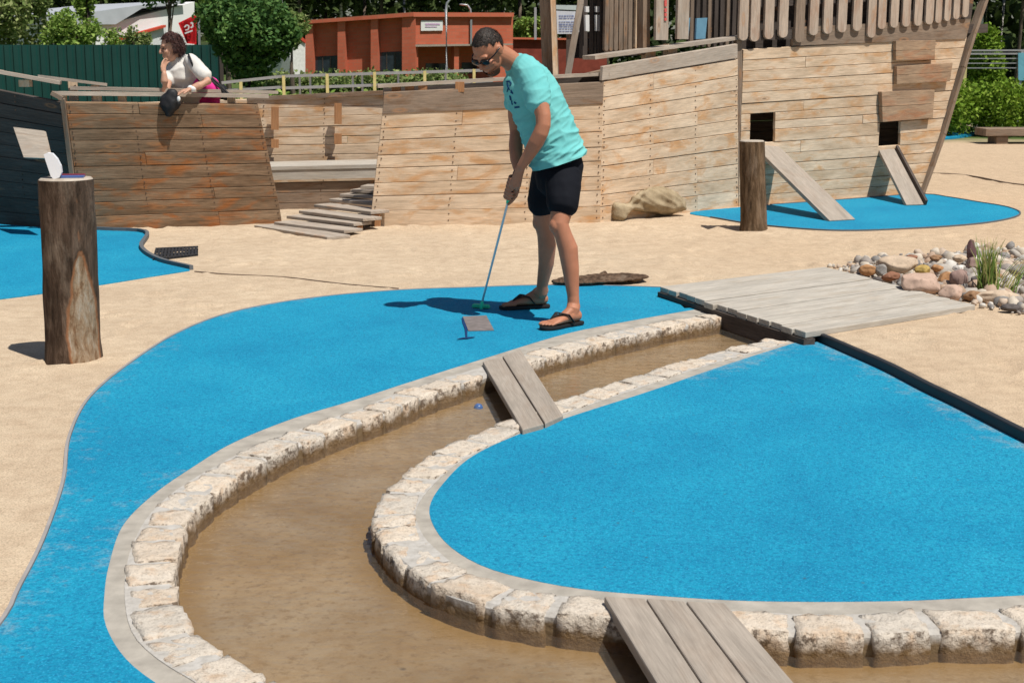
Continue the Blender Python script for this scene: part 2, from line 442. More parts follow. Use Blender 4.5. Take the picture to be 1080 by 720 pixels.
# thin edging strips
def ribbon(path,w0,w1,z0,z1):
    bm=bmesh.new(); prev=None
    for i,p in enumerate(path):
        t=(path[min(i+1,len(path)-1)]-path[max(i-1,0)]).normalized(); n=V((-t.y,t.x,0))
        ring=[bm.verts.new(V((p.x,p.y,0))+n*a+V((0,0,b))) for a,b in ((w0,z0),(w0,z1),(w1,z1),(w1,z0))]
        if prev:
            for k in range(4): bm.faces.new([prev[k],prev[(k+1)%4],ring[(k+1)%4],ring[k]])
        else: bm.faces.new(ring)
        prev=ring
    bm.faces.new(prev[::-1]); fixn(bm); return bm
struct(obj('turf_edging',ribbon(rA,.002,.014,-.05,.004),MT['edgegrey']))
struct(obj('turf_edging',ribbon(turfB[:len(resample(TURF_B,.12))][8:],.0,.03,-.05,.028),MT['rubbergrey']))
struct(obj('turf_edging',ribbon(resample(TURF_C,.12,False)[10:],.0,.014,-.05,.008),MT['rubbergrey']))
tag(obj('rubber_kerb',ribbon([p for p in rCB],-.004,.030,-.1,.046),MT['rubber'],bevel=.008),
    'long dark rubber kerb holding back the sand along the right side of the rounded blue green','kerb')
# seam line in the sand between the upper greens
sm=resample(GP([(205,286),(240,289),(300,292),(360,299),(420,304)]),.1)
struct(obj('sand_seam',ribbon(sm,0,.007,-.03,.002),MT['greybrown']))
sm=resample(GP([(975,183),(1005,184),(1030,187),(1060,193),(1085,196),(1150,202)]),.1)
struct(obj('sand_seam',ribbon(sm,0,.02,-.03,.012),MT['greybrown']))
# ---- channel bed and water
chan=rOI+[G(800,330),ink(DK[1],.3)+V((0,0,0)),ink(DK[2],.3),G(860,345)]+rIO[::-1]
def grow(poly,a):
    out=[];n=len(poly)
    ar=sum(poly[i].x*poly[(i+1)%n].y-poly[(i+1)%n].x*poly[i].y for i in range(n))
    sg=1 if ar>0 else -1
    for i,p in enumerate(poly):
        t=(poly[(i+1)%n]-poly[i-1]).normalized(); out.append(p+V((t.y,-t.x,0))*a*sg)
    return out
bb=[V((-3.5,2.0,0)),V((6.2,2.0,0)),V((6.2,9.6,0)),V((-3.5,9.6,0))]
bedz=-.092; watz=-.062
bm=bmesh.new(); 
bmesh.ops.create_grid(bm,x_segments=180,y_segments=170,size=.5)
for v in bm.verts:
    v.co=V((-2.6+(v.co.x+.5)*7.2, 2.2+(v.co.y+.5)*6.6, bedz)); v.co.z+=.006*fbm(v.co,1.7)
m=Mat('wet_channel_bed',.7,.3); co_=m.coord('Object')
a=m.noise(co_,1.6,7,.68,.5); b=m.noise(co_,14,5,.7); 
c=m.ramp(a,[(.30,(.20,.12,.045)),(.43,(.27,.185,.095)),(.55,(.32,.235,.145)),(.72,(.38,.295,.20))])
g_=m.ramp(m.noise(m.coord('Object',(1,1.6,1),(0,0,.6)),.75,5,.6,.8),[(.40,0.0),(.60,1.0)])
c=m.mix(m.math('MULTIPLY',g_,.75),c,m.mix(m.ramp(a,[(.35,0.0),(.65,1.0)]),(.235,.185,.135),(.34,.28,.215)))  # grey patches stand in for sky and hull reflected in the water
c=m.mix(m.ramp(b,[(.35,.5),(.55,0.0)]),c,(.24,.15,.065))
c=m.mix(m.ramp(m.noise(co_,34,5,.75),[(.36,.55),(.47,0.0)]),c,(.16,.10,.05))
c=m.mix(m.ramp(m.vor(co_,3.6),[(.025,.9),(.05,0.0)]),c,(.05,.03,.015))
sh_=m.ramp(m.math('ADD',m.math('MULTIPLY',m.attr('shore'),.8),m.math('MULTIPLY',m.noise(co_,5,5,.7),.5)),[(.55,0.0),(.95,.9)])
c=m.mix(sh_,c,(.25,.155,.055))
m.color(c); m.bump(b,.4,.01)
pb=np.array([(v.co.x,v.co.y) for v in bm.verts]); kd=np.full(len(pb),9.0)
for L_ in (rOI,rIO):
    A=np.array([(p.x,p.y) for p in L_])
    for q0_,q1_ in zip(A,A[1:]):
        ab=q1_-q0_; t=np.clip(((pb-q0_)@ab)/(ab**2).sum(),0,1); kd=np.minimum(kd,np.hypot(*(pb-(q0_+t[:,None]*ab)).T))
bo=obj('channel_bed',bm,m.m,smooth=True); at_=bo.data.attributes.new('shore','FLOAT','POINT'); at_.data.foreach_set('value',np.clip(1-kd/.17,0,1).tolist()); struct(bo)
bm=bmesh.new(); poly_face(bm,[V((-2.55,2.25,0)),V((4.5,2.25,0)),V((4.5,8.7,0)),V((-2.55,8.7,0))],watz)
m=Mat('shallow_water'); co_=m.coord('Object')
nt=m.nt; out=nt.nodes['Material Output']
tr=m.n('ShaderNodeBsdfTransparent'); tr.inputs[0].default_value=(.93,.89,.80,1)
gl=m.n('ShaderNodeBsdfGlossy'); gl.inputs['Roughness'].default_value=.04
df=m.n('ShaderNodeBsdfDiffuse'); df.inputs[0].default_value=(.46,.42,.36,1)  # pale diffuse share stands in for the sky's sheen
fr=m.n('ShaderNodeFresnel'); fr.inputs[0].default_value=1.33
bp=m.n('ShaderNodeBump'); bp.inputs['Strength'].default_value=.32; bp.inputs['Distance'].default_value=.02
wv=m.math('ADD',m.noise(m.coord('Object',(1,2.2,1),(0,0,.5)),7,3,.5,.6),m.math('MULTIPLY',m.noise(co_,26,3,.5),.35))
m.l(wv,bp.inputs['Height'])
for n_ in (gl,fr): m.l(bp.outputs[0],n_.inputs['Normal'])
m1=m.n('ShaderNodeMixShader'); m1.inputs[0].default_value=.06; m.l(tr.outputs[0],m1.inputs[1]); m.l(df.outputs[0],m1.inputs[2])
m2=m.n('ShaderNodeMixShader'); m.l(fr.outputs[0],m2.inputs[0]); m.l(m1.outputs[0],m2.inputs[1]); m.l(gl.outputs[0],m2.inputs[2])
m.l(m2.outputs[0],out.inputs['Surface'])
struct(obj('water',bm,m.m))
# ---- stone kerbs
def granite():
    m=Mat('rough_granite',.85,.3); co=m.coord('Object'); r=m.island()
    base=m.ramp(m.objrand(),[(0,(.52,.42,.32)),(.35,(.63,.53,.42)),(.7,(.50,.45,.385)),(1,(.64,.53,.41))])
    n1=m.noise(co,9,6,.7); n2=m.noise(co,45,5,.7); n3=m.noise(co,120,3,.7)
    c=m.mix(m.ramp(n1,[(.35,.0),(.65,.65)]),base,(.68,.61,.52))
    c=m.mix(m.ramp(m.noise(co,16,4,.6),[(.52,0.0),(.68,.6)]),c,(.54,.36,.22))
    c=m.mix(m.ramp(n2,[(.3,.6),(.48,0.0)]),c,(.30,.24,.18))
    c=m.mix(m.ramp(n3,[(.3,.55),(.45,0.0)]),c,(.14,.11,.085))
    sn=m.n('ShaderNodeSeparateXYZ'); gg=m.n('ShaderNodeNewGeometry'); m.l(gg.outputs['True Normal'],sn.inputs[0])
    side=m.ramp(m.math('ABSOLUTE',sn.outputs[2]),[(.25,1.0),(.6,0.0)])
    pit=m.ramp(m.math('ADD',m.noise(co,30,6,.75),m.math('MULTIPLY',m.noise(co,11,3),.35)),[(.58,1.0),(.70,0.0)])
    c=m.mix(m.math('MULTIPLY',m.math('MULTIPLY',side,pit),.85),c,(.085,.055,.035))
    # algae and wet line near the water
    sz=m.n('ShaderNodeSeparateXYZ'); g=m.n('ShaderNodeNewGeometry'); m.l(g.outputs['Position'],sz.inputs[0])
    wl=m.ramp(m.math('ADD',sz.outputs[2],m.math('MULTIPLY',m.noise(co,20,4),.05)),[(-.0+.0,1.0),(.001,1.0)])
    k=m.math('ADD',m.math('MULTIPLY',sz.outputs[2],-11.0),m.math('MULTIPLY',m.noise(co,20,4),.75))
    c=m.mix(m.ramp(k,[(.62,0.0),(.92,.88)]),c,(.15,.085,.028))
    m.color(c); m.bump(m.math('ADD',n1,m.math('MULTIPLY',n2,.6)),.8,.022); return m.m
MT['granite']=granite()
m=Mat('grey_mortar',.9,.2); co=m.coord('Object'); sz=m.n('ShaderNodeSeparateXYZ'); g=m.n('ShaderNodeNewGeometry'); m.l(g.outputs['Position'],sz.inputs[0])
k=m.math('ADD',m.math('MULTIPLY',sz.outputs[2],-14.0),m.math('MULTIPLY',m.noise(co,20,4),.75))
c=m.mix(m.ramp(k,[(.55,0.0),(.85,.9)]),m.ramp(m.noise(co,25,5),[(.3,(.36,.335,.30)),(.7,(.50,.475,.44))]),(.14,.085,.03)); m.color(c); m.bump(m.noise(co,60,4),.5,.01); MT['mortar']=m.m
MT['concrete']=plain('concrete_strip',(.36,.33,.285),.9,.2,0,.2,12,.5)
CUBE=bmesh.new(); bmesh.ops.create_cube(CUBE,size=2)
bmesh.ops.subdivide_edges(CUBE,edges=CUBE.edges[:],cuts=6,use_grid_fill=True)
CV=[v.co.copy() for v in CUBE.verts]; CF=[[v.index for v in f.verts] for f in CUBE.faces]
def stone(c8,rnd=.35,amp=.012,seed=0,fs=14):
    """rounded rough block filling the eight corners (bottom ring 0-3, top ring 4-7)"""
    bm=bmesh.new(); off=V((seed*3.7,seed*1.3,seed*.7))
    ctr=sum(c8,V((0,0,0)))/8; vs_=[]
    for p in CV:
        q=V([max(-(1-rnd),min(1-rnd,x)) for x in p]); d=p-q
        if d.length>1e-6: p=q+d.normalized()*rnd
        u,v,t=[(x+1)/2 for x in p]
        lo=c8[0].lerp(c8[1],u).lerp(c8[3].lerp(c8[2],u),v); hi=c8[4].lerp(c8[5],u).lerp(c8[7].lerp(c8[6],u),v)
        w_=lo.lerp(hi,t); nn=(w_-ctr).normalized()
        w_=w_+nn*amp*(1.2*mnoise.noise((w_+off)*fs)+.8*mnoise.noise((w_+off)*fs*2.7))
        vs_.append(bm.verts.new(w_))
    for f in CF: bm.faces.new([vs_[i] for i in f])
    fixn(bm); return bm
def kerb(path,sgn,width,label,skip,seed,i0,i1,fill):
    """path = water-side edge; stones laid outwards (sgn picks the side)"""
    path=path[i0:i1]
    root=thing('stone_kerb',label,'kerb',path[len(path)//2]-V((0,0,.2)))
    rng=random.Random(seed)
    def nrm(i):
        t=(path[min(i+2,len(path)-1)]-path[max(i-2,0)]).normalized(); return V((-t.y,t.x,0))*sgn
    acc=[0]
    for a,b in zip(path,path[1:]): acc.append(acc[-1]+(b-a).length)
    def at(s):
        s=max(0,min(acc[-1]-1e-4,s)); i=next(k for k in range(len(acc)-1) if acc[k+1]>=s)
        f=(s-acc[i])/(acc[i+1]-acc[i]); return path[i].lerp(path[i+1],f), nrm(i).lerp(nrm(i+1),f).normalized()
    bm=bmesh.new(); prev=None
    for i,p in enumerate(path):
        n=nrm(i); ring=[bm.verts.new(p+n*a+V((0,0,b))) for a,b in ((.010,-.25),(.010,-.010),(.020,.0015),(width-.004,.0015),(width-.004,-.25))]
        if prev:
            for k in range(4): bm.faces.new([prev[k],prev[k+1],ring[k+1],ring[k]])
        prev=ring
    fixn(bm); obj('mortar',bm,MT['mortar'],root,smooth=False)
    s=0;k=0
    while s<acc[-1]-.06:
        L=rng.uniform(.12,.235); g=rng.uniform(.012,.030)
        e=min(acc[-1],s+L)
        mid=at((s+e)/2)[0]
        bad=any(a<=PX(mid)[0]<=b and c<=PX(mid)[1]<=d for a,b,c,d in skip)
        if not bad:
            (pa,na),(pb,nb)=at(s),at(e); j=[rng.uniform(-.009,.009) for _ in range(6)]
            wi=[width-.002+rng.uniform(-.022,.006) for _ in range(2)]
            zt=.006+rng.uniform(-.002,.004)
            c8=[pa+na*j[0],pb+nb*j[1],pb+nb*wi[1],pa+na*wi[0]]
            c8=[c+V((0,0,-.2)) for c in c8]+[c+V((0,0,zt+rng.uniform(-.004,.004))) for c in c8]
            ctr=sum(c8,V((0,0,0)))/8
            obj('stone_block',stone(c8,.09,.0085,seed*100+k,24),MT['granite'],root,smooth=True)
        s=e+g; k+=1
    return root
def closest_i(path,p): return min(range(len(path)),key=lambda i:(path[i]-p).length)
a=closest_i(rOI,G(900,845)); b=len(rOI)-1
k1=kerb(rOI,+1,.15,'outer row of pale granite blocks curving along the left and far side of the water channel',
     [(512,560,370,402)],3,a,b,None)
a=closest_i(rIO,G(1350,633)); b=len(rIO)-1
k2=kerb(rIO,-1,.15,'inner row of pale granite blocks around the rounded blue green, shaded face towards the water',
     [(566,592,415,440)],5,a,b,None)
# concrete strips between turf and stones
def strip_between(pa,pb,z,name):
    A_=pa;B_=resample(pb,.06); bm=bmesh.new(); 
    poly=A_+B_[::-1]; poly_face(bm,poly,z); fixn(bm)
    for f in bm.faces:
        if f.normal.z<0: f.normal_flip()
    return struct(obj(name,bm,MT['concrete']))
def offs(path,a):
    out=[]
    for i,p in enumerate(path):
        t=(path[min(i+2,len(path)-1)]-path[max(i-2,0)]).normalized(); out.append(p+V((-t.y,t.x,0))*a)
    return out
i0=closest_i(rOI,G(300,722))
strip_between(rOT,offs(rOI,.10)[i0-8:][::1],-.001,'concrete_strip')
strip_between(rIT,offs(rIO,-.10),-.001,'concrete_strip')
# ================================================================ FOOTBRIDGES
def bev(o,w=.004):
    b=o.modifiers.new('bevel','BEVEL'); b.width=w; b.segments=2; b.limit_method='ANGLE'; return o
# wide deck bridge at right
root=thing('footbridge','wide bleached wooden footbridge deck beside the gravel, dark gap under its left edge','footbridge',dkc-V((0,0,.1)))
bm=bmesh.new(); n=14
for i in range(n):
    a,b=i/n,(i+1)/n-.007
    # boards run from the left edge (DK0-DK3) to the right edge (DK1-DK2)
    e=random.uniform(-.02,.012)
    p0=DK[0].lerp(DK[3],a);p1=DK[1].lerp(DK[2],a);p2=DK[1].lerp(DK[2],b);p3=DK[0].lerp(DK[3],b)
    d=(p1-p0).normalized(); p0=p0-d*e;p3=p3-d*e
    z=V((0,0,random.uniform(-.003,.003)))
    hexa(bm,[q+z-V((0,0,.035)) for q in (p0,p1,p2,p3)]+[q+z for q in (p0,p1,p2,p3)])
fixn(bm); bev(obj('deck_boards',bm,MT['deck'],root))
bm=bmesh.new(); d=(DK[1]-DK[0]).normalized()
for f,h_ in ((.02,.11),(.55,.1),(.93,.1)):
    p=DK[0].lerp(DK[1],f);q=DK[3].lerp(DK[2],f); beam(bm,p-V((0,0,.036+h_/2)),q-V((0,0,.036+h_/2)),.07,h_)
fixn(bm); obj('bearer_and_gap_shade',bm,MT['darkwood'],root)  # outer one also stands in for the black shadow under the left edge
# two-plank bridge
def plank_bridge(label,quads,zt,th,name='plank_bridge'):
    c=sum((G(*q,zt) for q in quads[0]),V((0,0,0)))/4
    root=thing(name,label,'footbridge',V((c.x,c.y,0)))
    for q in quads:
        bm=bmesh.new(); p=[G(x,y,zt+random.uniform(-.002,.002)) for x,y in q]
        hexa(bm,[v-V((0,0,th)) for v in p]+p); fixn(bm)
        bev(obj('plank',bm,MT['plank'],root),.005)
    return root
plank_bridge('small grey two-plank bridge across the narrow part of the water channel',
   [[(509,381),(551,452.5),(573.5,446.5),(529,375.5)],[(530,375),(574.8,446),(594,437.5),(549,368)]],.022,.03)
plank_bridge('grey three-plank bridge in the foreground running off the lower edge',
   [[(637,628),(760,830),(812,830),(680,630)],[(681.5,630),(814,830),(872,830),(722,633)],[(723.5,633),(874,830),(935,832),(765,635)]],.03,.035)
# ================================================================ LOG POSTS
def bark_mat(name,c1,c2,patch=False):
    m=Mat(name,.9,.15); co=m.coord('Object',(1,1,.16)); 
    n1=m.noise(co,26,6,.7,.4); n2=m.noise(m.coord('Object',(1,1,.35)),10,5,.65)
    c=m.ramp(n1,[(.32,tuple(x*.35 for x in c1)),(.5,c1),(.68,c2)])
    c=m.mix(m.ramp(n2,[(.52,0.0),(.72,.65)]),c,(.25,.19,.14))
    if patch:
        p=m.attr('bare'); pn=m.noise(m.coord('Object',(1,1,.3)),30,5,.7,.5)
        pc=m.ramp(pn,[(.35,(.17,.09,.045)),(.5,(.31,.22,.14)),(.7,(.42,.36,.29))])
        k=m.ramp(m.math('ADD',p,m.math('MULTIPLY',m.math('SUBTRACT',m.noise(m.coord('Object'),22,3),.5),.15)),[(.46,0.0),(.52,1.0)])
        rim=m.ramp(m.math('ADD',p,m.math('MULTIPLY',m.math('SUBTRACT',m.noise(m.coord('Object'),22,3),.5),.15)),[(.38,0.0),(.46,1.0),(.52,1.0),(.56,0.0)])
        c=m.mix(k,c,pc); c=m.mix(m.math('MULTIPLY',rim,.7),c,(.33,.14,.06))
    m.color(c); m.bump(m.math('ADD',n1,n2),.9,.02); return m.m
mt=Mat('sawn_end_grain',.9,.15); co=mt.coord('Object')
mt.color(mt.ramp(mt.noise(co,18,5),[(.3,(.36,.30,.24)),(.7,(.50,.44,.37))])); MT['end']=mt.m
def log_post(name,label,base,top,r0,r1,matl,seed,bare=None):
    root=thing(name,label,'log post',base)
    bm=bmesh.new(); seg=56; nz_=60; rings=[]; H=top.z
    lay=bm.verts.layers.float.new('bare')
    for j in range(nz_+1):
        t=j/nz_; c=base.lerp(top,t); c.z=-.05+t*(H+.05); ring=[]
        for k in range(seg):
            a=2*PI*k/seg; q=V((math.cos(a),math.sin(a),0))
            r=(r0+(r1-r0)*t)*(1+.05*mnoise.noise(V((q.x*1.2+seed,q.y*1.2,t*2.5)))+.03*mnoise.noise(V((q.x*5+seed,q.y*5,t*6))))
            r+=.012*max(0,1-t*7)
            b=0
            if bare:
                b=bare(a,t); r-=.012*min(1,max(0,(b-.4)*5))
            v=bm.verts.new(c+q*r); v[lay]=b; ring.append(v)
        rings.append(ring)
    for j in range(nz_):
        for k in range(seg): bm.faces.new([rings[j][k],rings[j][(k+1)%seg],rings[j+1][(k+1)%seg],rings[j+1][k]])
    obj('trunk',bm,matl,root,smooth=True)
    bm=bmesh.new(); r2=[]; c=V((top.x,top.y,H))
    rr=[v for v in [ (base.lerp(top,1),)]]
    ring=[];ring2=[]
    for k in range(seg):
        a=2*PI*k/seg; q=V((math.cos(a),math.sin(a),0))
        r=r1*(1+.05*mnoise.noise(V((q.x*1.2+seed,q.y*1.2,2.5)))+.03*mnoise.noise(V((q.x*5+seed,q.y*5,6))))
        ring.append(bm.verts.new(c+q*r*1.0+V((0,0,-.004)))); ring2.append(bm.verts.new(c+q*(r-.012)+V((0,0,.008))))
    for k in range(seg): bm.faces.new([ring[k],ring[(k+1)%seg],ring2[(k+1)%seg],ring2[k]])
    bm.faces.new(ring2); obj('sawn_top',bm,MT['end'],root,smooth=False)
    return root
def zat(px,py,Y): return W(px,py,Y)
b1=G(78,377.5); t1=W(69.5,189,b1.y)
def bare1(a,t):
    # bare wood wedge on the front right, wide at the foot and tapering upwards
    d=(a-math.radians(-38)+PI)%(2*PI)-PI
    wv=(.85-.95*max(0,t-.22) if t<.34 else .74*(1-(t-.34)/.30)**.8 if t<.64 else -.1)*.82
    return .5+ (wv-abs(d+.30*t)+.10*mnoise.noise(V((a*2,t*9,2))))*1.3
_=0
p1=log_post('log_post','thick bark-covered log post at left with bare wood patch, standing in the sand',V((b1.x,b1.y,0)),t1,.136,.133,bark_mat('dark_bark',(.075,.048,.032),(.15,.10,.07),True),3.3,bare1)
b2=G(795,241.5); t2=W(793,149,b2.y)
log_post('log_post','slimmer brown log post beside the blue green with the two plank ramps',V((b2.x,b2.y,0)),t2,.118,.112,bark_mat('brown_bark',(.12,.078,.045),(.23,.155,.095)),7.7)
# scorecard and flat card on the post
bm=bmesh.new(); pf=[(46,163),(50,161.2),(55,162),(60,167.5),(63.8,175),(64.8,182),(62.5,187.5),(56.5,189.2),(53.5,186),(50.5,177),(47.5,168)]
fr_=[bm.verts.new(W(x,y,t1.y-.07)) for x,y in pf]; bk_=[bm.verts.new(W(x+1.5,y-.5,t1.y+.01)) for x,y in pf]
bm.faces.new(fr_); bm.faces.new(bk_[::-1])
for q in range(len(pf)): bm.faces.new([fr_[q],bk_[q],bk_[(q+1)%len(pf)],fr_[(q+1)%len(pf)]])
fixn(bm); o=obj('scorecard',bm,plain('white_paper',(.78,.79,.82),.6,.3,0,.02))
tag(o,'white paper scorecard booklet curling upright on top of the left log post','scorecard')
bm=bmesh.new(); c=V((t1.x+.035,t1.y-.01,t1.z+.009)); box(bm,c+V((-.06,-.035,0)),V((.12,.02,0)),V((-.012,.07,0)),V((0,0,.008)))
bx2=bmesh.new(); box(bx2,c+V((-.072,.036,0)),V((.12,.02,0)),V((-.003,.018,0)),V((0,0,.014)))
r_=thing('clipboard','flat blue clipboard with a dark red edge lying on the left log post','clipboard',c)
fixn(bm);fixn(bx2)
obj('board',bm,plain('blue_card',(.06,.11,.30),.4,.4),r_); obj('clip',bx2,plain('dark_red_plastic',(.25,.03,.04),.4,.5),r_)
# ================================================================ SHIP
B0=G(84,242.5); Bt=W(67,108,B0.y-.26)
B1=G(298,233.5); B1t=W(272,110,B1.y-.20)
K0=G(-170,223); K0t=W(-170,62,K0.y-.25)
M0=G(390,238); M0t=W(405,97,M0.y-.02)
M1=G(633,234); M1t=W(637,86,M1.y+.0)
S1=G(779,217.5); S1t=W(778,49,S1.y)
plS=Plane(S1,G(966,204)); plM3=Plane(M1,S1)
S2=G(966,204); S2t=plS.at(1021,38)
shipc=V((0,15,0))
ship=thing('wooden_ship','large wooden play ship built of weathered horizontal boards, behind the sand and blue greens','play ship',V((0.5,14.5,0)))
def panel(bl,br,tr,tl,n,mat,holes=(),thick=.035,name='hull_side',jit=.004,splits=1,rows=None,top_mat_rows=0,z0=-.06,par=None,label=None,widths=None):
    """rows of boards across a four-cornered wall; holes = (s0,s1,row0,row1)"""
    bl=V(bl);br=V(br);tr=V(tr);tl=V(tl)
    nrm=(br-bl).cross(tl-bl).normalized()
    if nrm.dot(CAM-bl)<0: nrm=-nrm
    bm=bmesh.new()
    ws=widths or [random.uniform(.85,1.18) for _ in range(n)]; tot=sum(ws); e=[0]
    for w_ in ws: e.append(e[-1]+w_/tot)
    Lw=(br-bl).length
    for r in range(n):
        v0=e[r]; v1=e[r+1]-.006/(tl-bl).length
        cuts=[c+random.uniform(-.004,.004) for c in ([.36] if r%2 else [.68])] if (splits and random.random()<.4) else []
        segs=[];a=0
        for c in cuts: segs.append((a,c-.0005)); a=c+.0005
        segs.append((a,1))
        hs=[h for h in holes if h[2]<=r<h[3]]
        for (hs0,hs1,_,_) in hs:
            ns=[]
            for a,b in segs:
                if b<=hs0 or a>=hs1: ns.append((a,b)); continue
                if a<hs0: ns.append((a,hs0))
                if b>hs1: ns.append((hs1,b))
            segs=ns
        for a,b in segs:
            if b-a<.004: continue
            o=random.uniform(-jit,jit); j0,j1=random.uniform(-.003,.003),random.uniform(-.003,.003)
            L0=bl.lerp(tl,v0);R0=br.lerp(tr,v0);L1=bl.lerp(tl,v1);R1=br.lerp(tr,v1)
            q=[L0.lerp(R0,a),L0.lerp(R0,b),L1.lerp(R1,b),L1.lerp(R1,a)]
            q=[x+nrm*o for x in q]
            q[0].z+=j0;q[1].z+=j1
            if r==0: q[0].z+=z0;q[1].z+=z0
            L2=bl.lerp(tl,e[r+1]);R2=br.lerp(tr,e[r+1])
            bk=[q[0],q[1],L2.lerp(R2,b)+nrm*o,L2.lerp(R2,a)+nrm*o]
            hexa(bm,[x-nrm*thick for x in bk]+q)
    fixn(bm)
    # nail heads in columns over the frames
    nc=max(2,int(round(Lw/.62)))
    if par is None and n>2:
        for r in range(n):
            for k in range(nc+1):
                s_=min(.985,max(.015,k/nc))
                for tt in (.28,.72):
                    v_=e[r]+(e[r+1]-e[r])*tt; p_=bl.lerp(br,s_).lerp(tl.lerp(tr,s_),v_)+nrm*.0055+V((random.uniform(-.006,.006),0,random.uniform(-.004,.004)))
                    dx_=(br-bl).normalized()*.0055; dz_=V((0,0,.0055)); hexa(bm,[p_-dx_-dz_-nrm*.01,p_+dx_-dz_-nrm*.01,p_+dx_+dz_-nrm*.01,p_-dx_+dz_-nrm*.01,p_-dx_-dz_,p_+dx_-dz_,p_+dx_+dz_,p_-dx_+dz_],1)
    o=obj(name,bm,[mat,MT['nail']],par or ship); bev(o,.003)
    if label: o['label']=label
    return nrm,e
# bow; left shade and grazing light on the front put into board colours
panel(K0,B0,Bt,K0t,10,MT['darkwood'],name='bow_side',label='left side of the bow, shade put into its dark board colour')
nb,_=panel(B0+V((.02,0,0)),B1,B1t,Bt+V((.02,0,0)),10,MT['bow'],name='bow_side',label='brown front side of the bow, stain and grazing shade in its board colour')
bm=bmesh.new(); beam(bm,B0+V((.0,-.02,-.05)),Bt+V((-.0,-.02,.03)),.035,.035,up=(0,1,0)); beam(bm,Bt+V((0,-.02,.03)),Bt+V((-.09,-.03,.08)),.035,.035,up=(0,1,0))
fixn(bm); obj('stem_strip',bm,MT['greybrown'],ship)
# gunwale rail of the bow
def rail(pts,wd,th,name='rail',mat=None):
    bm=bmesh.new()
    for a,b in zip(pts,pts[1:]): beam(bm,a,b,wd,th)
    fixn(bm); return obj(name,bm,MT['grey'] if mat is None else mat,ship)
nbo=V((nb.x,nb.y,0)).normalized()
RL=[W(56,98.5,Bt.y+.06),W(170,99.5,(Bt.y+B1t.y)/2+.05),W(282,101.5,B1t.y+.06)]
rail(RL,.10,.035)
rail([W(75,93,Bt.y+.45),W(200,95.5,Bt.y+.55),W(290,97.5,B1t.y+.5)],.10,.03)
def piece(name,p,q,wd,ht,mat,up=(0,1,0),par=None):
    bm=bmesh.new(); beam(bm,p,q,wd,ht,up=up); fixn(bm); return obj(name,bm,MT[mat],par or ship)
for x in (66,103,129,244): 
    p=W(x,105,Bt.y+(x-67)/205*(B1t.y-Bt.y)+.10); piece('rail_block',p-V((0,0,.06)),p+V((0,0,.045)),.065,.05,'hull')
for x,y in ((77,92),(101,96)):
    p=W(x,y,Bt.y+.5); piece('rail_block',p-V((0,0,.12)),p+V((0,0,.05)),.07,.05,'hull')
p=W(27,88,Bt.y+.08); piece('rail_block',p-V((0,0,.03)),p+V((0,0,.03)),.09,.09,'hull')
rail([W(-170,58,Bt.y+.2),W(0,76,Bt.y+.0),W(64,87.5,Bt.y+.1)],.14,.03)
rail([W(40,80.5,Bt.y+.35),W(113,89.5,Bt.y+.5)],.05,.025)
# dark backing inside the bow so the gap under the rail reads dark
R0=G(60,200);R1=G(300,196)
# rear hull side, seen through the gap
Yb=15.35
q0=W(150,300,Yb);q0.z=0;q1=W(470,300,Yb+.1);q1.z=0
rt0=W(150,108,Yb);rt1=W(470,97.5,Yb+.1)
panel(q0,q1,rt1,rt0,11,MT['hull'],name='rear_hull_side',splits=3)
for x,ya,yb_ in ((290,113,137),(290,147,156),(356.5,109,131),(356.5,141,152)):
    piece('batten',W(x,ya,Yb-.05),W(x,yb_,Yb-.05),.075,.04,'orangewood')
rail([W(262,104.5,Yb+.09),W(410,97.5,Yb+.09)],.12,.045,mat=MT['greybrown'])
# bench deck in the gap
bm=bmesh.new(); a0=W(225,181,14.45);a1=W(450,176,14.45)
for k in range(5):
    o=V((0,.16*k,0)); box(bm,a0+o,a1-a0,V((0,.152,0)),V((0,0,.035)))
box(bm,a0+V((0,.01,-.10)),a1-a0,V((0,.03,0)),V((0,0,.098)))
fixn(bm); obj('inner_deck',bm,MT['deck'],ship)
panel(W(225,224,14.5),W(450,222,14.5),a1+V((0,.05,-.13)),a0+V((0,.05,-.13)),3,MT['greybrown'],name='deck_front',splits=1,z0=-.2)
# midship side
nm,_=panel(M0,M1,W(636,108,M1.y),W(403.5,119,M0.y-.02),8,MT['hull'],name='hull_side',splits=1,label='pale middle side of the hull')
panel(W(403.5,120.5,M0.y-.03),W(636,109.5,M1.y-.01),M1t,M0t,1,MT['greybrown'],name='sheer_plank',splits=0,z0=0)
rail([W(398,91,M0.y+.09),W(520,84,(M0.y+M1.y)/2+.10),W(641,78,M1.y+.12)],.15,.03)
for x,y in ((418,93),(432,92.5),(446,91.5),(560,86),(485,90)):
    p=W(x,y,M0.y+.12); piece('rail_block',p-V((0,0,.06)),p+V((0,0,.03)),.08,.06,'orangewood')
# dark board put in for the shade below the rail
bm=bmesh.new(); hexa(bm,[W(404,101,M0.y+.3),W(640,90,M1.y+.3),W(640,80,M1.y+.3),W(404,93,M0.y+.3),W(404,101,M0.y+.27),W(640,90,M1.y+.27),W(640,80,M1.y+.27),W(404,93,M0.y+.27)]); fixn(bm); obj('rail_gap_shade',bm,MT['darkwood'],ship)
# stern quarter (rising) and stern
panel(M1,S1,plM3.at(778,62),plM3.at(635,86),10,MT['hull'],name='hull_side',splits=2,label='pale rising side next to the stern')
panel(plM3.at(635,85,.012),plM3.at(778,61.5,.012),plM3.at(778,46,.012),plM3.at(636,70,.012),1,MT['grey'],name='sheer_plank',splits=0,z0=0)
rail([plM3.at(621,61,-.10),plM3.at(786,38.5,-.10)],.16,.035)
for x,y in ((684,56),(707,52)): 
    p=plM3.at(x,y,-.14); piece('rail_block',p-V((0,0,.06)),p+V((0,0,.05)),.14,.06,'hull',up=plM3.n)
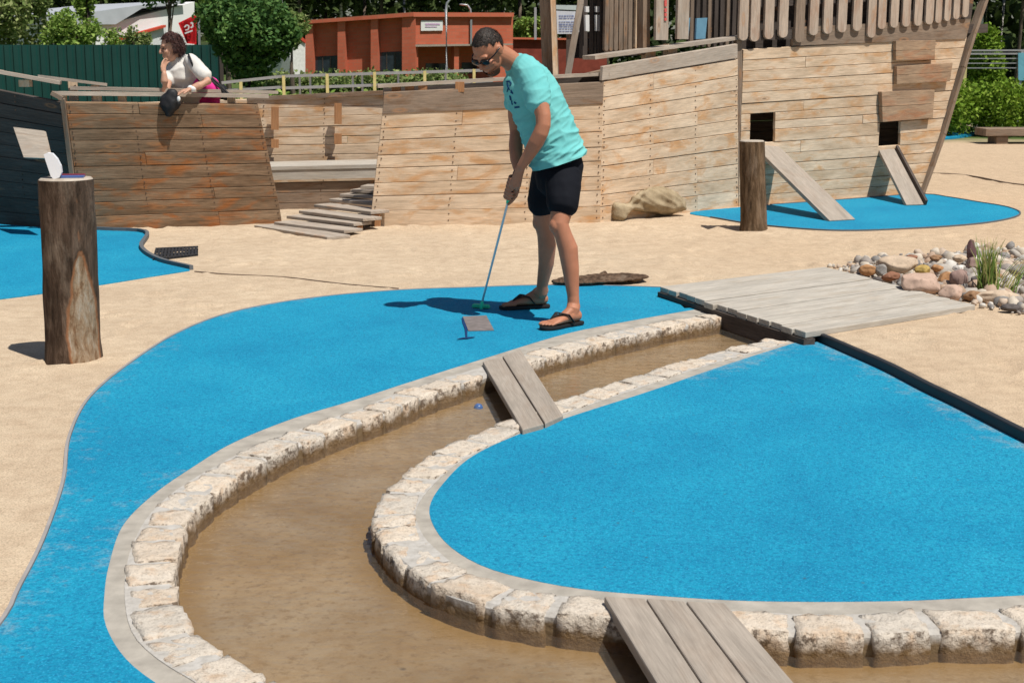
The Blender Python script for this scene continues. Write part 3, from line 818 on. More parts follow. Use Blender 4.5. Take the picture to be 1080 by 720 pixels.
# corner board where the two stern sides meet
bm=bmesh.new(); beam(bm,plS.at(779,222,-.03),plS.at(778,40,-.03),.07,.05,up=plS.n); fixn(bm); obj('corner_board',bm,MT['greybrown'],ship)
def sfrac(px,py): 
    p=plS.at(px,py); a=V((S1.x,S1.y,0)); return (p-a).dot(plS.d)/((S2-S1).length), p.z
# 14 rows; opening rows snapped to pixel heights
tS1=plS.at(778,52); tS2=plS.at(1018,39)
SBR=plS.at(968,204); SBR.z=0
H=tS1.z
def vfrac(px,py): return plS.at(px,py).z
# board edges in z so both openings fall on seams
lo1,hi1=vfrac(804,151),vfrac(804,120); lo2,hi2=vfrac(937,157),vfrac(937,133)
zs=[0]; 
def addz(z,n):
    a=zs[-1]
    for k in range(n): zs.append(a+(z-a)*(k+1)/n)
zlist=sorted([lo1,hi1,lo2,hi2]); last=0
for z in zlist:
    n_=max(1,round((z-last)/.115)); 
    if z-last>.02: addz(z,n_); last=z
addz(H,max(1,round((H-last)/.115)))
widths=[b-a for a,b in zip(zs,zs[1:])]
def rowof(z): return min(range(len(zs)),key=lambda k:abs(zs[k]-z))
aL=(V((S1.x,S1.y,0)))
Lq=(V((tS2.x,tS2.y,0))-aL).length
# straight panel up to the foot of the stem, then a raked triangle
Lb=(SBR-aL).dot(plS.d)
stpx=((969,211),(971,203),(981,176),(993,142),(1003,108),(1014,72),(1025,36),(1037,2),(1050,-45))
stw=[plS.at(x,y) for x,y in stpx]; stz=[p.z for p in stw]; sts=[(p-aL).dot(plS.d) for p in stw]
bmS=bmesh.new()
hol=[((plS.at(791,140)-aL).dot(plS.d),(plS.at(817.5,140)-aL).dot(plS.d),rowof(lo1),rowof(hi1)),
     ((plS.at(927,145)-aL).dot(plS.d),(plS.at(949.5,145)-aL).dot(plS.d),rowof(lo2),rowof(hi2))]
topz=lambda s: tS1.z+(tS2.z-tS1.z)*s/Lq
for r in range(len(zs)-1):
    z0_,z1_=zs[r],zs[r+1]-.006
    def R(z): return np.interp(z,stz,sts)-.01
    cuts=sorted(random.sample([.4,.9,1.0,1.35,1.7,2.1],2)); segs=[];a=0
    cuts=([.86] if r%4==1 else [1.75] if r%4==3 else [])
    cuts=[c+random.uniform(-.02,.02) for c in cuts]
    for c in cuts: segs.append((a,c-.001)); a=c+.001
    segs.append((a,99))
    for h0,h1,ra,rb in hol:
        if ra<=r<rb:
            ns=[]
            for a,b in segs:
                if b<=h0 or a>=h1: ns.append((a,b)); continue
                if a<h0: ns.append((a,h0))
                if b>h1: ns.append((h1,b))
            segs=ns
    for a,b in segs:
        bl_,bh_=(R(z0_),R(z1_)) if b==99 else (b,b)
        o=random.uniform(-.004,.004)
        sc0=topz(a)/tS1.z; sc1=topz(min(b,Lq))/tS1.z
        q=[aL+plS.d*a+V((0,0,z0_*sc0)),aL+plS.d*bl_+V((0,0,z0_*sc1)),aL+plS.d*bh_+V((0,0,z1_*sc1)),aL+plS.d*a+V((0,0,z1_*sc0))]
        if r==0: q[0].z=q[1].z=-.06
        q=[x+plS.n*o for x in q]
        bk=[q[0],q[1],V((q[2].x,q[2].y,zs[r+1]*sc1)),V((q[3].x,q[3].y,zs[r+1]*sc0))]
        hexa(bmS,[x-plS.n*.035 for x in bk]+q)
fixn(bmS); bev(obj('hull_side',bmS,MT['hull'],ship,label='pale stern side with two square openings'),.003)
# curved stem post of the stern
bm=bmesh.new(); st=[plS.at(x,y,.0) for x,y in ((969,211),(971,203),(981,176),(993,142),(1003,108),(1014,72),(1025,36),(1037,2),(1050,-45))]
for a,b in zip(st,st[1:]): beam(bm,a,b+(b-a)*.03,.10,.045,up=plS.n.cross(V((0,0,1))))
fixn(bm); obj('stem_post',bm,MT['greybrown'],ship)
# far side of the stern, closing the hull
farA=aL-plS.n*2.3; 
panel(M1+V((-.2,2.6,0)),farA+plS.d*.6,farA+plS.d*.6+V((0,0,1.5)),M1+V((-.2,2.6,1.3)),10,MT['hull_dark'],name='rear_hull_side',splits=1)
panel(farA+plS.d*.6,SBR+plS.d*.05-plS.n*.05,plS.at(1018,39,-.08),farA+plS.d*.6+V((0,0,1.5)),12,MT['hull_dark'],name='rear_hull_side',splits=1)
# raised stern deck
bm=bmesh.new(); 
za=1.22
c4=[M1+V((.05,.25,za)),aL+V((-.02,.08,za))+V((0,0,0)),aL+plS.d*(Lb+.35)+V((0,0,za))-plS.n*.1,farA+plS.d*.6+V((0,-.1,za)),M1+V((0,2.5,za))]
f0=[bm.verts.new(p) for p in c4]; f1=[bm.verts.new(p-V((0,0,.05))) for p in c4]
bm.faces.new(f0); bm.faces.new(f1[::-1])
for i in range(5): bm.faces.new([f0[i],f1[i],f1[(i+1)%5],f0[(i+1)%5]])
fixn(bm); obj('stern_deck',bm,MT['darkwood'],ship)
# fascia and upper wall behind the pickets
bm=bmesh.new(); 
a=plS.at(836,48.5,.014);b=plS.at(1019,41,.014);c=plS.at(1024,20,.014);d=plS.at(836,29,.014)
hexa(bm,[q-plS.n*.03 for q in (a,b,c,d)]+[a,b,c,d]); fixn(bm); obj('fascia_board',bm,MT['greybrown'],ship)
bm=bmesh.new()
for (yl,yr,h_) in ((38,30,.10),(4,-10,.10),(-52,-66,.10)):
    a=plS.at(779,yl,-.02);b=plS.at(1040 if yl>0 else 1048,yr,-.02); beam(bm,a,b,.05,h_)
fixn(bm); obj('picket_rail',bm,MT['darkwood'],ship)
def picket(px,yb,wpx,ztop,pl,off,mat,name='picket',square=False):
    p=pl.at(px,yb,off); c=V((p.x,p.y,p.z))
    sc=F/((p-CAM).length); wd=wpx/ (sc*abs(pl.d.x)) if abs(pl.d.x)>.1 else wpx/sc
    bm=bmesh.new(); uvl=bm.loops.layers.uv.verify()
    # rounded foot outline, extruded
    out=[]; r=wd/2
    for k in range(7):
        a=PI+PI*k/6; out.append((math.cos(a)*r,r*.75+math.sin(a)*r*.75))
    if square: out=[(-r,0),(r,0)]
    out+= [(r,ztop-c.z),(-r,ztop-c.z)]
    th=.028; tl_=random.uniform(-.012,.012)
    fr=[bm.verts.new(c+pl.d*(x+tl_*z)+V((0,0,z))+pl.n*(th/2)) for x,z in out]; bk=[bm.verts.new(v.co-pl.n*th) for v in fr]
    bm.faces.new(fr); bm.faces.new(bk[::-1])
    for i in range(len(fr)): bm.faces.new([fr[i],bk[i],bk[(i+1)%len(fr)],fr[(i+1)%len(fr)]])
    ru=random.uniform(0,40); fixn(bm)
    for f in bm.faces:
        for lp in f.loops: 
            q=lp.vert.co-c; lp[uvl].uv=(ru+q.z,ru+q.dot(pl.d))
    return obj(name,bm,mat,ship)
xs_=[(783,43),(795,44),(810,41.5),(825,40),(842,45),(857,37.5),(872,36),(887,34.5),(903,33)]
for x,y in xs_: picket(x,y,10.2,2.75,plS,.035,MT['greybrown'] if x in (842,) else MT['picket'])
for k,(x,y) in enumerate([(918,40),(929,31),(942,29.5),(954.5,28.5),(967,27.5),(979,26),(988.5,24.5),(998,22.5),(1007.5,20.5),(1017,18.5)]):
    picket(x,y,9.4 if k<6 else 7.6,2.8,plS,.035,MT['picket'])
# upright boards over the stern quarter
for x,y,w_ in ((697,42.5,14),(719,41.5,13)): picket(x,y,w_,2.7,plM3,-.02,MT['grey'],square=True)
bm=bmesh.new(); p=plM3.at(703,15,.012) # faded red lettering on the board edge
for k,(yy,hh) in enumerate(((0,7),(9,4),(14,3.5),(19,3))):
    a=plM3.at(700.6,yy,.0);b=plM3.at(703,yy,.0);c=plM3.at(703,yy+hh,.0);d=plM3.at(700.6,yy+hh,.0)
    hexa(bm,[a,b,c,d]+[q+plM3.n*.004 for q in (a,b,c,d)])
fixn(bm); obj('painted_mark',bm,plain('faded_red_paint',(.55,.10,.09),.7,.2),ship)
# dark slatted cabin wall behind, set on the deck
plC=Plane(M1+V((-.1,1.2,0)),S1+V((-.1,1.35,0)))
for k in range(7): picket(638.5+k*5.0,54,4.4,2.9,plC,0,MT['greybrown'],name='cabin_slat')
picket(657.5+13,52,3.4,2.9,plC,.03,MT['hull'],name='cabin_slat')
for k in range(12): picket(728+k*6.3,50,3.6,2.9,plC,-.25,MT['darkwood'] if k%3 else MT['greybrown'],name='cabin_slat')
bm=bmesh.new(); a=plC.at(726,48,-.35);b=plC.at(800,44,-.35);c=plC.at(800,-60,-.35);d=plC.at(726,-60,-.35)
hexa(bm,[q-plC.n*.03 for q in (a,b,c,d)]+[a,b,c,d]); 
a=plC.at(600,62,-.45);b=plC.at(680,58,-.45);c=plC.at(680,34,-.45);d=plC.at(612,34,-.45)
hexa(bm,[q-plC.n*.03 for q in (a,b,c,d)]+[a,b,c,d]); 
fixn(bm); obj('cabin_dark_backing',bm,MT['darkwood'],ship)  # dark sheets put behind the slats as the unlit interior
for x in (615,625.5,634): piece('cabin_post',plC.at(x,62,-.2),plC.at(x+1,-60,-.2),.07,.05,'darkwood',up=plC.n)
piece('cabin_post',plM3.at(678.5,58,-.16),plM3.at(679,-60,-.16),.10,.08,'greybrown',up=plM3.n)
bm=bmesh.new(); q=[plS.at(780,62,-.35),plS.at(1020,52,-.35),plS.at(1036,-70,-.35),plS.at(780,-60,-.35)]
hexa(bm,[x-plS.n*.03 for x in q]+q); fixn(bm); obj('cabin_dark_backing',bm,MT['darkwood'],ship)  # dark sheet added so picket gaps show as unlit deck interior
for x0 in (716,734):
    bm=bmesh.new(); a=plC.at(x0,41.5,-.05);b=plC.at(x0+10,41,-.05);c=plC.at(x0+12,19,-.05);d=plC.at(x0+1,19.5,-.05)
    hexa(bm,[q-plC.n*.02 for q in (a,b,c,d)]+[a,b,c,d]); fixn(bm); obj('blue_panel',bm,plain('pale_blue_panel',(.17,.36,.50),.5,.3),ship)
# boxes (closed gunport lids) on the stern
def lid(pts,off,th=.05,mat='greybrown'):
    q=[plS.at(x,y,off) for x,y in pts]; nb_=2 if abs(pts[0][1]-pts[3][1])>18 else 1
    bm=bmesh.new()
    for k in range(nb_):
        a=q[0].lerp(q[3],k/nb_);b=q[1].lerp(q[2],k/nb_);c=q[1].lerp(q[2],(k+1)/nb_-.01);d=q[0].lerp(q[3],(k+1)/nb_-.01)
        hexa(bm,[x-plS.n*th for x in (a,b,c,d)]+[a,b,c,d])
    fixn(bm); bev(obj('gunport_lid',bm,MT[mat],ship),.004)
MT['lid']=wood('tan_weathered_lid',[(.38,.25,.155),(.46,.32,.21)],.4,(.45,.19,.09),.7)
lid([(945,64),(986,63),(987,42.5),(945,43)],.055,.05,'lid')
lid([(946,89),(1002,86),(1005,66),(946,70)],.055,.05,'lid')
lid([(931,129),(984,124.5),(986,94.5),(930,96.5)],.06,.055,'lid')
# propped lid on the dark bow side
plK=Plane(K0,B0)
bm=bmesh.new(); q=[W(x,y,Y) for x,y,Y in ((25,166,12.12),(53,167,12.02),(46,138,12.30),(14,134,12.42))]
hexa(bm,[x+V((.01,.03,-.01)) for x in q]+q); fixn(bm); obj('gunport_lid',bm,MT['grey'],ship)
# timber frame in the middle: leaning mast foot and props
root=thing('timber_mast','thick square timber mast rising behind the man, mid hull','mast',V((W(583,80,13.6).x,13.6,0)))
bm=bmesh.new(); a=W(583,100,13.6);a.z=0; beam(bm,V((W(588,80,13.6).x,13.6,0)),W(575,-60,13.6),.15,.17,up=(0,1,0)); fixn(bm); bev(obj('post',bm,MT['greybrown'],root),.01)
bm=bmesh.new(); a=W(584,85,13.45); beam(bm,V((W(592,80,13.45).x,13.45,0.0)),W(581,-60,13.45),.045,.05,up=(0,1,0)); fixn(bm); obj('batten',bm,MT['hull'],root)
bm=bmesh.new(); beam(bm,W(597,90,13.8),W(612,5,13.8),.06,.06,up=(0,1,0)); beam(bm,W(612,5,13.8),W(616,-60,13.8),.06,.05,up=(0,1,0)); fixn(bm); obj('prop',bm,MT['grey'],root)
# white bottles / lights glimpsed in the dark cabin
for x,label in ((619.5,'tall narrow white panel, left one of the pair glimpsed inside the dark cabin'),(630.5,'tall narrow white panel, right one of the pair glimpsed inside the dark cabin')):
    bm=bmesh.new(); a=plC.at(x-1.6,33,-.1);b=plC.at(x+2.2,33,-.1);c=plC.at(x+2.0,16,-.1);d=plC.at(x-2,16,-.1); hexa(bm,[q-plC.n*.02 for q in (a,b,c,d)]+[a,b,c,d])
    a=plC.at(x-1.6,13,-.1);b=plC.at(x+1.8,13,-.1);c=plC.at(x+1.8,7,-.1);d=plC.at(x-1.8,7,-.1); hexa(bm,[q-plC.n*.02 for q in (a,b,c,d)]+[a,b,c,d])
    fixn(bm); obj('light_slat',bm,MT['white'],ship)
# ramps out of the openings
def ramp_plank(label,foot,top,wd,th=.04,lip=None):
    """foot/top: (left,right) world point pairs"""
    root=thing('plank_ramp',label,'ramp',(foot[0]+foot[1])/2)
    bm=bmesh.new(); a,b=foot;d,c=top
    n=((b-a).cross(d-a)).normalized()
    if n.z<0:n=-n
    hexa(bm,[q-n*th for q in (a,d,c,b)]+[a,d,c,b]); fixn(bm); bev(obj('board',bm,MT['plank'],root),.004)
    if lip:
        bm=bmesh.new(); hexa(bm,[q-n*.05 for q in (b,c,c+lip,b+lip)]+[q+n*.045 for q in (b,c,c+lip,b+lip)]); fixn(bm); obj('side_board',bm,MT['darkwood'],root)
    return root
ramp_plank('long grey plank ramp leading down from the left opening, just behind the slim post',
   (G(875,232.5,.01),G(902,231,.01)),(plS.at(790,148,-.1),plS.at(817,150,-.1)),.2)
ramp_plank('short steep plank ramp leading down from the right opening near the stern post',
   (G(956,216,.01),G(975,215.5,.01)),(plS.at(927,158,.0),plS.at(944,157,.0)),.2,lip=plS.d*.035)
# walkway of loose boards going up into the gap
root=thing('board_walkway','stepped walkway of grey boards climbing from the sand through the gap in the ship','walkway',G(320,243))
steps=[((268,237.5),(345,250),.02,.06),((289,234),(363,243),.045,.04),((302,227.5),(373,235.5),.075,.04),((315,222),(383,230.5),.11,.04),((331,215.5),(391,223),.15,.04),((347,209.5),(396,214),.19,.04),((358,204.5),(402,207),.23,.04),((369,200),(410,201.5),.27,.04),((380,196),(425,197),.30,.04)]
Yc=12.35
bm=bmesh.new(); bs=bmesh.new()
for i,(l,r,z,_) in enumerate(steps):
    a=G(*l,z);b=G(*r,z); d=b-a; q=V((-d.y,d.x,0)).normalized()*(.215 if i else .24)
    if q.y<0:q=-q
    box(bm,a,d,q,V((0,0,-.028)))
    if i>1: 
        if i%2==0: piece('support',b-d.normalized()*.04+q*.5-V((0,0,.03)),V((b.x,b.y,-.05))-d.normalized()*.04+q*.5,.05,.05,'orangewood',par=root)
    fixn(bm); bev(obj('tread',bm,MT['grey'],root),.004); bm=bmesh.new()
bm.free()
# ================================================================ SMALL THINGS ON THE SAND
# slotted rubber mat
root=thing('rubber_mat','dark slotted rubber mat lying at the rim of the upper left blue green','mat',G(185,268))
a=G(161,273,.012);b=G(209,268,.012);c=G(209,259.5,.012);d=G(164,261.5,.012)
bm=bmesh.new()
for k in range(13):
    f0,f1=k/13,(k+.62)/13; q=[a.lerp(b,f0),a.lerp(b,f1),d.lerp(c,f1),d.lerp(c,f0)]
    hexa(bm,[x-V((0,0,.014)) for x in q]+q)
for f in (0,.31,.64,.94):
    q=[a.lerp(d,f),b.lerp(c,f),b.lerp(c,f+.06),a.lerp(d,f+.06)]; hexa(bm,[x-V((0,0,.012)) for x in q]+[x+V((0,0,.002)) for x in q])
fixn(bm); obj('lattice',bm,MT['rubber'],root)
# tee plate with the small painted mark
bm=bmesh.new(); q=[G(x,y,.005) for x,y in ((494,348.5),(521,347.8),(513,332.5),(488,333.5))]
hexa(bm,[x-V((0,0,.004)) for x in q]+q); fixn(bm)
o=obj('tee_plate',bm,plain('grey_metal_plate',(.23,.20,.19),.6,.4,.3,.25,20)); tag(o,'small flat grey metal plate set in the blue green at the man\'s feet','tee plate')
bm=bmesh.new()
def decal(px,w_,z=.0045):
    pts=[G(x,y,z) for x,y in px]; pr=None
    for i,p in enumerate(pts):
        t=(pts[min(i+1,len(pts)-1)]-pts[max(i-1,0)]).normalized(); n=V((-t.y,t.x,0))*w_[i]
        r=[bm.verts.new(p+n),bm.verts.new(p-n)]
        if pr: bm.faces.new([pr[0],pr[1],r[1],r[0]])
        pr=r
decal([(487.5,335),(489,340),(491.5,346),(492,355)],[.004,.007,.008,.005]); decal([(482,357.5),(491,356.2),(501,355)],[.004,.022,.004],.005)
for f in bm.faces:
    f.normal_update()
    if f.normal.z<0: f.normal_flip()
o=obj('painted_mark',bm,plain('dark_blue_paint',(.006,.035,.12),.7,.2),tA)
# blue golf ball floating
bm=bmesh.new(); p=G(504.5,430,-.09); ellip(bm,p,V((.0215,0,0)),V((0,.0215,0)),V((0,0,.0215)),4)
o=obj('golf_ball',bm,plain('blue_plastic',(.02,.15,.62),.2,.6,0,.02),smooth=True); tag(o,'small blue ball floating in the channel near the two-plank bridge','golf ball')
# sack
bm=bmesh.new(); c=G(688,228,.0); Ys=c.y
def Wp(x,y,dy=0): return W(x,y,Ys+dy)
tube(bm,[Wp(668,219,-.22),Wp(678,215,-.10),Wp(692,214,.05),Wp(706,216,.08),Wp(718,219,.1)],[(.06,.05),(.10,.12),(.135,.17),(.12,.15),(.06,.08)],side=(0,1,0),seg=20)
tube(bm,[Wp(662,223,-.30),Wp(674,217,-.12)],[(.036,.036),(.04,.04)],side=(0,1,0))
tube(bm,[Wp(652,227,-.36),Wp(663,221,-.29)],[(.095,.075),(.036,.036)],side=(0,1,0))
tube(bm,[Wp(663,220,-.30),Wp(674,209,-.22),Wp(688,204,-.05)],[(.02,.02),(.03,.03),(.03,.02)],side=(0,1,0))
b2_=remesh(bm,.012,3,lambda p,n:.013*(1-abs(mnoise.noise(V((p.x*2.5,p.y*8,p.z*13+p.x*5))))*2.6)+.003*mnoise.noise(p*30))
m=Mat('khaki_canvas',.95,.1); co=m.coord('Object'); m.color(m.ramp(m.noise(co,7,5,.6),[(.3,(.22,.165,.10)),(.7,(.42,.34,.225))])); m.bump(m.noise(co,60,4),.5,.01)
o=obj('sack',b2_,m.m,smooth=True); tag(o,'khaki cloth sack tied at its neck, lying in the sand against the hull','sack'); o.location.z=-.02
# driftwood
bm=bmesh.new()
c0=G(584,297,.02); c1=G(682,291,.03)
tube(bm,[c0,c0.lerp(c1,.2),c0.lerp(c1,.5),c0.lerp(c1,.8),c1],[(.05,.012),(.14,.018),(.15,.022),(.13,.019),(.05,.010)],side=(0,0,1),seg=18)
kx=G(633,292,.03); tube(bm,[kx,kx+V((.03,0,.03))],[.03,.016],seg=10)
b2_=remesh(bm,.010,2,lambda p,n:.012*mnoise.noise(V((p.x*6,p.y*22,p.z*9)))+.006*mnoise.noise(p*35))
o=obj('driftwood',b2_,bark_mat('driftwood_bark',(.10,.062,.04),(.20,.13,.085)),smooth=True); tag(o,'flat brown piece of driftwood bark on the sand behind the man','driftwood')
# log bench at the far right
root=thing('log_bench','low weathered log bench on the sand at the far right edge, before the hedge','bench',G(1085,152))
Yq=G(1060,152).y
bm=bmesh.new()
for k in range(4): box(bm,W(1040,136,Yq)+V((0,.16*k,0)),V((2.2,.1,0)),V((0,.15,0)),V((0,0,-.13)))
fixn(bm); bev(obj('seat',bm,MT['greybrown'],root),.008)
for dx in (.22,1.5):
    bm=bmesh.new(); p=W(1040,136,Yq)+V((dx,.06,0)); box(bm,V((p.x,p.y,-.05)),V((.22,.01,0)),V((0,.5,0)),V((0,0,.05+p.z-.135))); fixn(bm); bev(obj('leg',bm,MT['greybrown'],root),.02)
bm=bmesh.new(); p=G(1071,128); log_post('log_post','short grey log post standing behind the log bench',V((p.x,p.y,0)),W(1070,97,p.y),.085,.08,bark_mat('grey_bark',(.12,.09,.07),(.22,.18,.14)),1.2)
# ---- rocks and gravel by the footbridge
def gh(p): 
    return .055 if True else 0
m=Mat('mixed_rock',.8,.3); 
def rockmat(name,c,v=.25):
    m=Mat(name,.8,.3); co=m.coord('Object'); a=tuple(x*(1-v) for x in c); b=tuple(min(1,x*(1+v)) for x in c)
    k=m.ramp(m.noise(co,14,6,.65),[(.3,a),(.7,b)]); k=m.mix(m.ramp(m.noise(co,60,3),[(.3,.5),(.45,0.0)]),k,tuple(x*.4 for x in c))
    m.color(k); m.bump(m.noise(co,25,5),.5,.01); return m.m
RM={'orange':rockmat('orange_rock',(.42,.22,.10)),'beige':rockmat('beige_rock',(.52,.40,.29),.15),'dark':rockmat('dark_rock',(.10,.085,.08)),
'rust':rockmat('rust_rock',(.26,.12,.07)),'pink':rockmat('pink_rock',(.50,.35,.27),.15),'grey':rockmat('grey_rock',(.28,.26,.24)),
'yellow':rockmat('yellow_rock',(.46,.32,.10)),'mauve':rockmat('mauve_rock',(.30,.20,.17)),'maroon':rockmat('maroon_rock',(.13,.07,.07)),'white':rockmat('white_rock',(.66,.62,.57),.1),'brown':rockmat('brown_rock',(.30,.17,.09))}
RK=[(916,283,17,11,'orange','small tan-orange rock at the left end of the rock pile by the footbridge'),
(948,279,44,19,'beige','broad flat beige boulder at the back left of the rock pile'),
(929,283,12,12,'grey','grey rock wedged between the tan-orange rock and the flat beige boulder'),
(940,290,18,10,'rust','dark rust-red rock below the flat beige boulder'),
(972,298,43,24,'pink','largest pinkish boulder touching the edge of the footbridge deck'),
(951,298,10,8,'grey','small grey stone squeezed left of the largest pinkish boulder'),
(974,283,15,10,'yellow','yellow ochre rock between the two big pale boulders'),
(989,281,11,8,'orange','small orange stone behind the yellow ochre rock'),
(997,293,18,16,'orange','round tan and orange rock right of the largest pinkish boulder'),
(1012,294,19,21,'mauve','mauve-brown rock right of the round tan rock'),
(1003,308,25,18,'pink','pink triangular rock in front of the mauve-brown one, near the deck'),
(1024,265,10,24,'maroon','dark maroon rock standing upright behind the pile'),
(1027,278,15,15,'mauve','greyish mauve rock below the upright dark maroon one'),
(1030,311,23,12,'brown','glossy brown rock left of the grass tuft foot'),
(1056,312,46,13,'beige','long flat beige boulder right of the grass tuft foot'),
(1011,281,10,7,'white','small white stone beside the upright maroon rock'),
(1066,296,11,14,'white','pale pinkish-white rock near the right edge of the photo'),
(1017,304,9,10,'dark','small dark stone between the pink triangular and brown rocks'),
(1013,271,13,8,'beige','small beige stone left of the upright dark maroon rock'),
(1068,323,20,9,'dark','dark rock lowest at the right edge, by the sand'),
(925,293,9,7,'dark','black stone beside the deck, below the tan-orange rock'),
(1030,293,12,9,'dark','blackish rock left of the grass stems'),
(1052,292,14,10,'brown','tan-brown rock just right of the grass stems'),
(962,270,12,6,'rust','small reddish stone at the far rim of the gravel'),
(1075,283,18,12,'grey','grey rock at the right edge behind the pale ones'),
(988,270,12,7,'brown','small brown stone at the far rim of the gravel, further right'),]
def rockmesh(c,hw,hd,hh,seed,sub=4):
    bm=bmesh.new(); bmesh.ops.create_icosphere(bm,subdivisions=sub,radius=1)
    rg=random.Random(seed); pls=[(V((rg.gauss(0,1),rg.gauss(0,1),rg.gauss(0,.8))).normalized(),rg.uniform(.62,.85)) for _ in range(9)]
    for v in bm.verts:
        p=v.co.copy()
        for n,d in pls:
            e=p.dot(n)-d
            if e>0: p-=n*e*.85
        p+=p.normalized()*.10*mnoise.noise(p*1.8+V((seed,0,0)))
        v.co=V((c.x+p.x*hw,c.y+p.y*hd,c.z+p.z*hh))
    return bm
for i,(x,y,w_,h_,mk,lb) in enumerate(RK):
    p=G(x,y+h_*.35,.06); s=F/((p-CAM).length); hw=w_/s/2*1.12; hh=h_/s/2*1.05
    c=V((p.x,p.y+hw*.2,.045+hh*.72))
    o=obj('rock',rockmesh(c,hw,min(hw,hh*1.6)*.9,hh,i+1),RM[mk],smooth=True)
    tag(o,lb,'rock','rocks beside the footbridge')
gp=GP([(866,280),(885,272),(905,268),(960,262),(1080,255),(1300,255),(1300,350),(1150,338),(1080,331),(1033,322)],.05)
gx0,gx1=min(p.x for p in gp),min(8,max(p.x for p in gp)); gy0,gy1=min(p.y for p in gp),max(p.y for p in gp)
rg=random.Random(5); bm=bmesh.new()
ico=bmesh.new(); bmesh.ops.create_icosphere(ico,subdivisions=1,radius=1); IV=[v.co.copy() for v in ico.verts]; IF=[[v.index for v in f.verts] for f in ico.faces]
ico2=bmesh.new(); bmesh.ops.create_icosphere(ico2,subdivisions=2,radius=1); IV2=[v.co.copy() for v in ico2.verts]; IF2=[[v.index for v in f.verts] for f in ico2.faces]
cand=np.array([(rg.uniform(gx0,gx1),rg.uniform(gy0,gy1)) for _ in range(9000)]); sd=sdist(cand,gp)
rp=[]
for (x,y),d in zip(cand,sd):
    if d>rg.uniform(-.12,.05): continue
    pxx=PX((x,y,.05))[0]
    big=pxx>905 and rg.random()<.16
    r=rg.uniform(.028,.065) if big else rg.uniform(.010,.026)
    zz=(0.048*max(0,min(1,(10.0-y)/1.6)) if True else 0)-.004
    M_=Matrix.Rotation(rg.uniform(0,6),3,V((rg.gauss(0,1),rg.gauss(0,1),rg.gauss(0,1))).normalized()); sc=V((r,r*rg.uniform(.6,1),r*rg.uniform(.5,.85)))
    IVx,IFx=(IV2,IF2) if big else (IV,IF)
    vv=[bm.verts.new(V((x,y,zz+r*.35))+M_@V((q.x*sc.x,q.y*sc.y,q.z*sc.z))*(1+.18*rg.uniform(-1,1))) for q in IVx]
    for f in IFx: bm.faces.new([vv[i] for i in f])
m=Mat('mixed_pebbles',.75,.3); isl=m.island()
m.color(m.mix(.25,m.ramp(isl,[(0,(.16,.15,.145)),(.15,(.40,.36,.31)),(.3,(.55,.47,.37)),(.45,(.28,.24,.21)),(.6,(.62,.58,.52)),(.72,(.38,.24,.15)),(.85,(.50,.38,.28)),(1,(.68,.66,.62))],'CONSTANT'),m.ramp(m.noise(m.coord('Object'),40,3),[(.3,(.2,.18,.15)),(.7,(.6,.55,.5))])))
o=obj('gravel',bm,m.m,smooth=True); tag(o,'bed of small mixed pebbles between the sand and the footbridge','gravel',kind='stuff')
# grass tuft
rg=random.Random(11); bm=bmesh.new(); gb=G(1041,305,.07)
def blade(bm,b,h,lean,wd,az_,bend):
    prev=None
    for i in range(7):
        t=i/6; d=V((math.cos(az_),math.sin(az_),0)); p=b+d*(lean*t+bend*t*t)+V((0,0,h*t*(1-.12*t)))
        w_=wd*(1-t**1.6)+.0006; s=V((1,.2,0)).normalized()*w_
        r=[bm.verts.new(p-s),bm.verts.new(p+s)]
        if prev: bm.faces.new([prev[0],prev[1],r[1],r[0]])
        prev=r
for k in range(95):
    blade(bm,gb+V((rg.gauss(0,.022),rg.gauss(0,.03),-.02)),rg.uniform(.2,.40),rg.uniform(-.02,.06),rg.uniform(.003,.0055),rg.uniform(0,6.28),rg.uniform(0,.08))
for k in range(26):
    blade(bm,gb+V((.13+rg.gauss(0,.05),rg.gauss(0.02,.04),-.02)),rg.uniform(.1,.30),.05,.0035,rg.uniform(-.6,.6),rg.uniform(.05,.18))
m=Mat('grass_blades',.7,.3); m.color(m.ramp(m.island(),[(0,(.10,.19,.03)),(.5,(.17,.25,.05)),(.8,(.33,.31,.10)),(1,(.42,.36,.16))]))
o=obj('grass_tuft',bm,m.m); tag(o,'tuft of tall green and yellowing grass growing among the rocks','grass tuft')
# ================================================================ BACKGROUND
def leafmat(name,c1,c2,c3,trans=.25):
    m=Mat(name,.7,.2); isl=m.island(); col=m.ramp(isl,[(0,c1),(.5,c2),(1,c3)])
    m.color(col); nt=m.nt; out=nt.nodes['Material Output']
    t=m.n('ShaderNodeBsdfTranslucent'); m.l(col,t.inputs[0]); mx=m.n('ShaderNodeMixShader'); mx.inputs[0].default_value=trans
    m.l(m.b.outputs[0],mx.inputs[1]); m.l(t.outputs[0],mx.inputs[2]); m.l(mx.outputs[0],out.inputs['Surface']); return m.m
LM={'bright':leafmat('bright_green_leaves',(.11,.20,.03),(.21,.33,.06),(.36,.46,.12)),
'olive':leafmat('olive_green_leaves',(.09,.15,.04),(.20,.27,.075),(.38,.41,.18)),
'dark':leafmat('dark_green_leaves',(.03,.08,.02),(.07,.16,.04),(.16,.27,.07)),
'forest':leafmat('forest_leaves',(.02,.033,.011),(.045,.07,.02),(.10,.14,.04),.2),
'yellow':leafmat('yellow_green_leaves',(.09,.17,.012),(.16,.27,.02),(.26,.36,.05))}
TR={'bark':bark_mat('grey_trunk_bark',(.11,.085,.065),(.20,.16,.13)),'birch':None,'pine':bark_mat('reddish_pine_bark',(.16,.09,.05),(.25,.15,.09))}
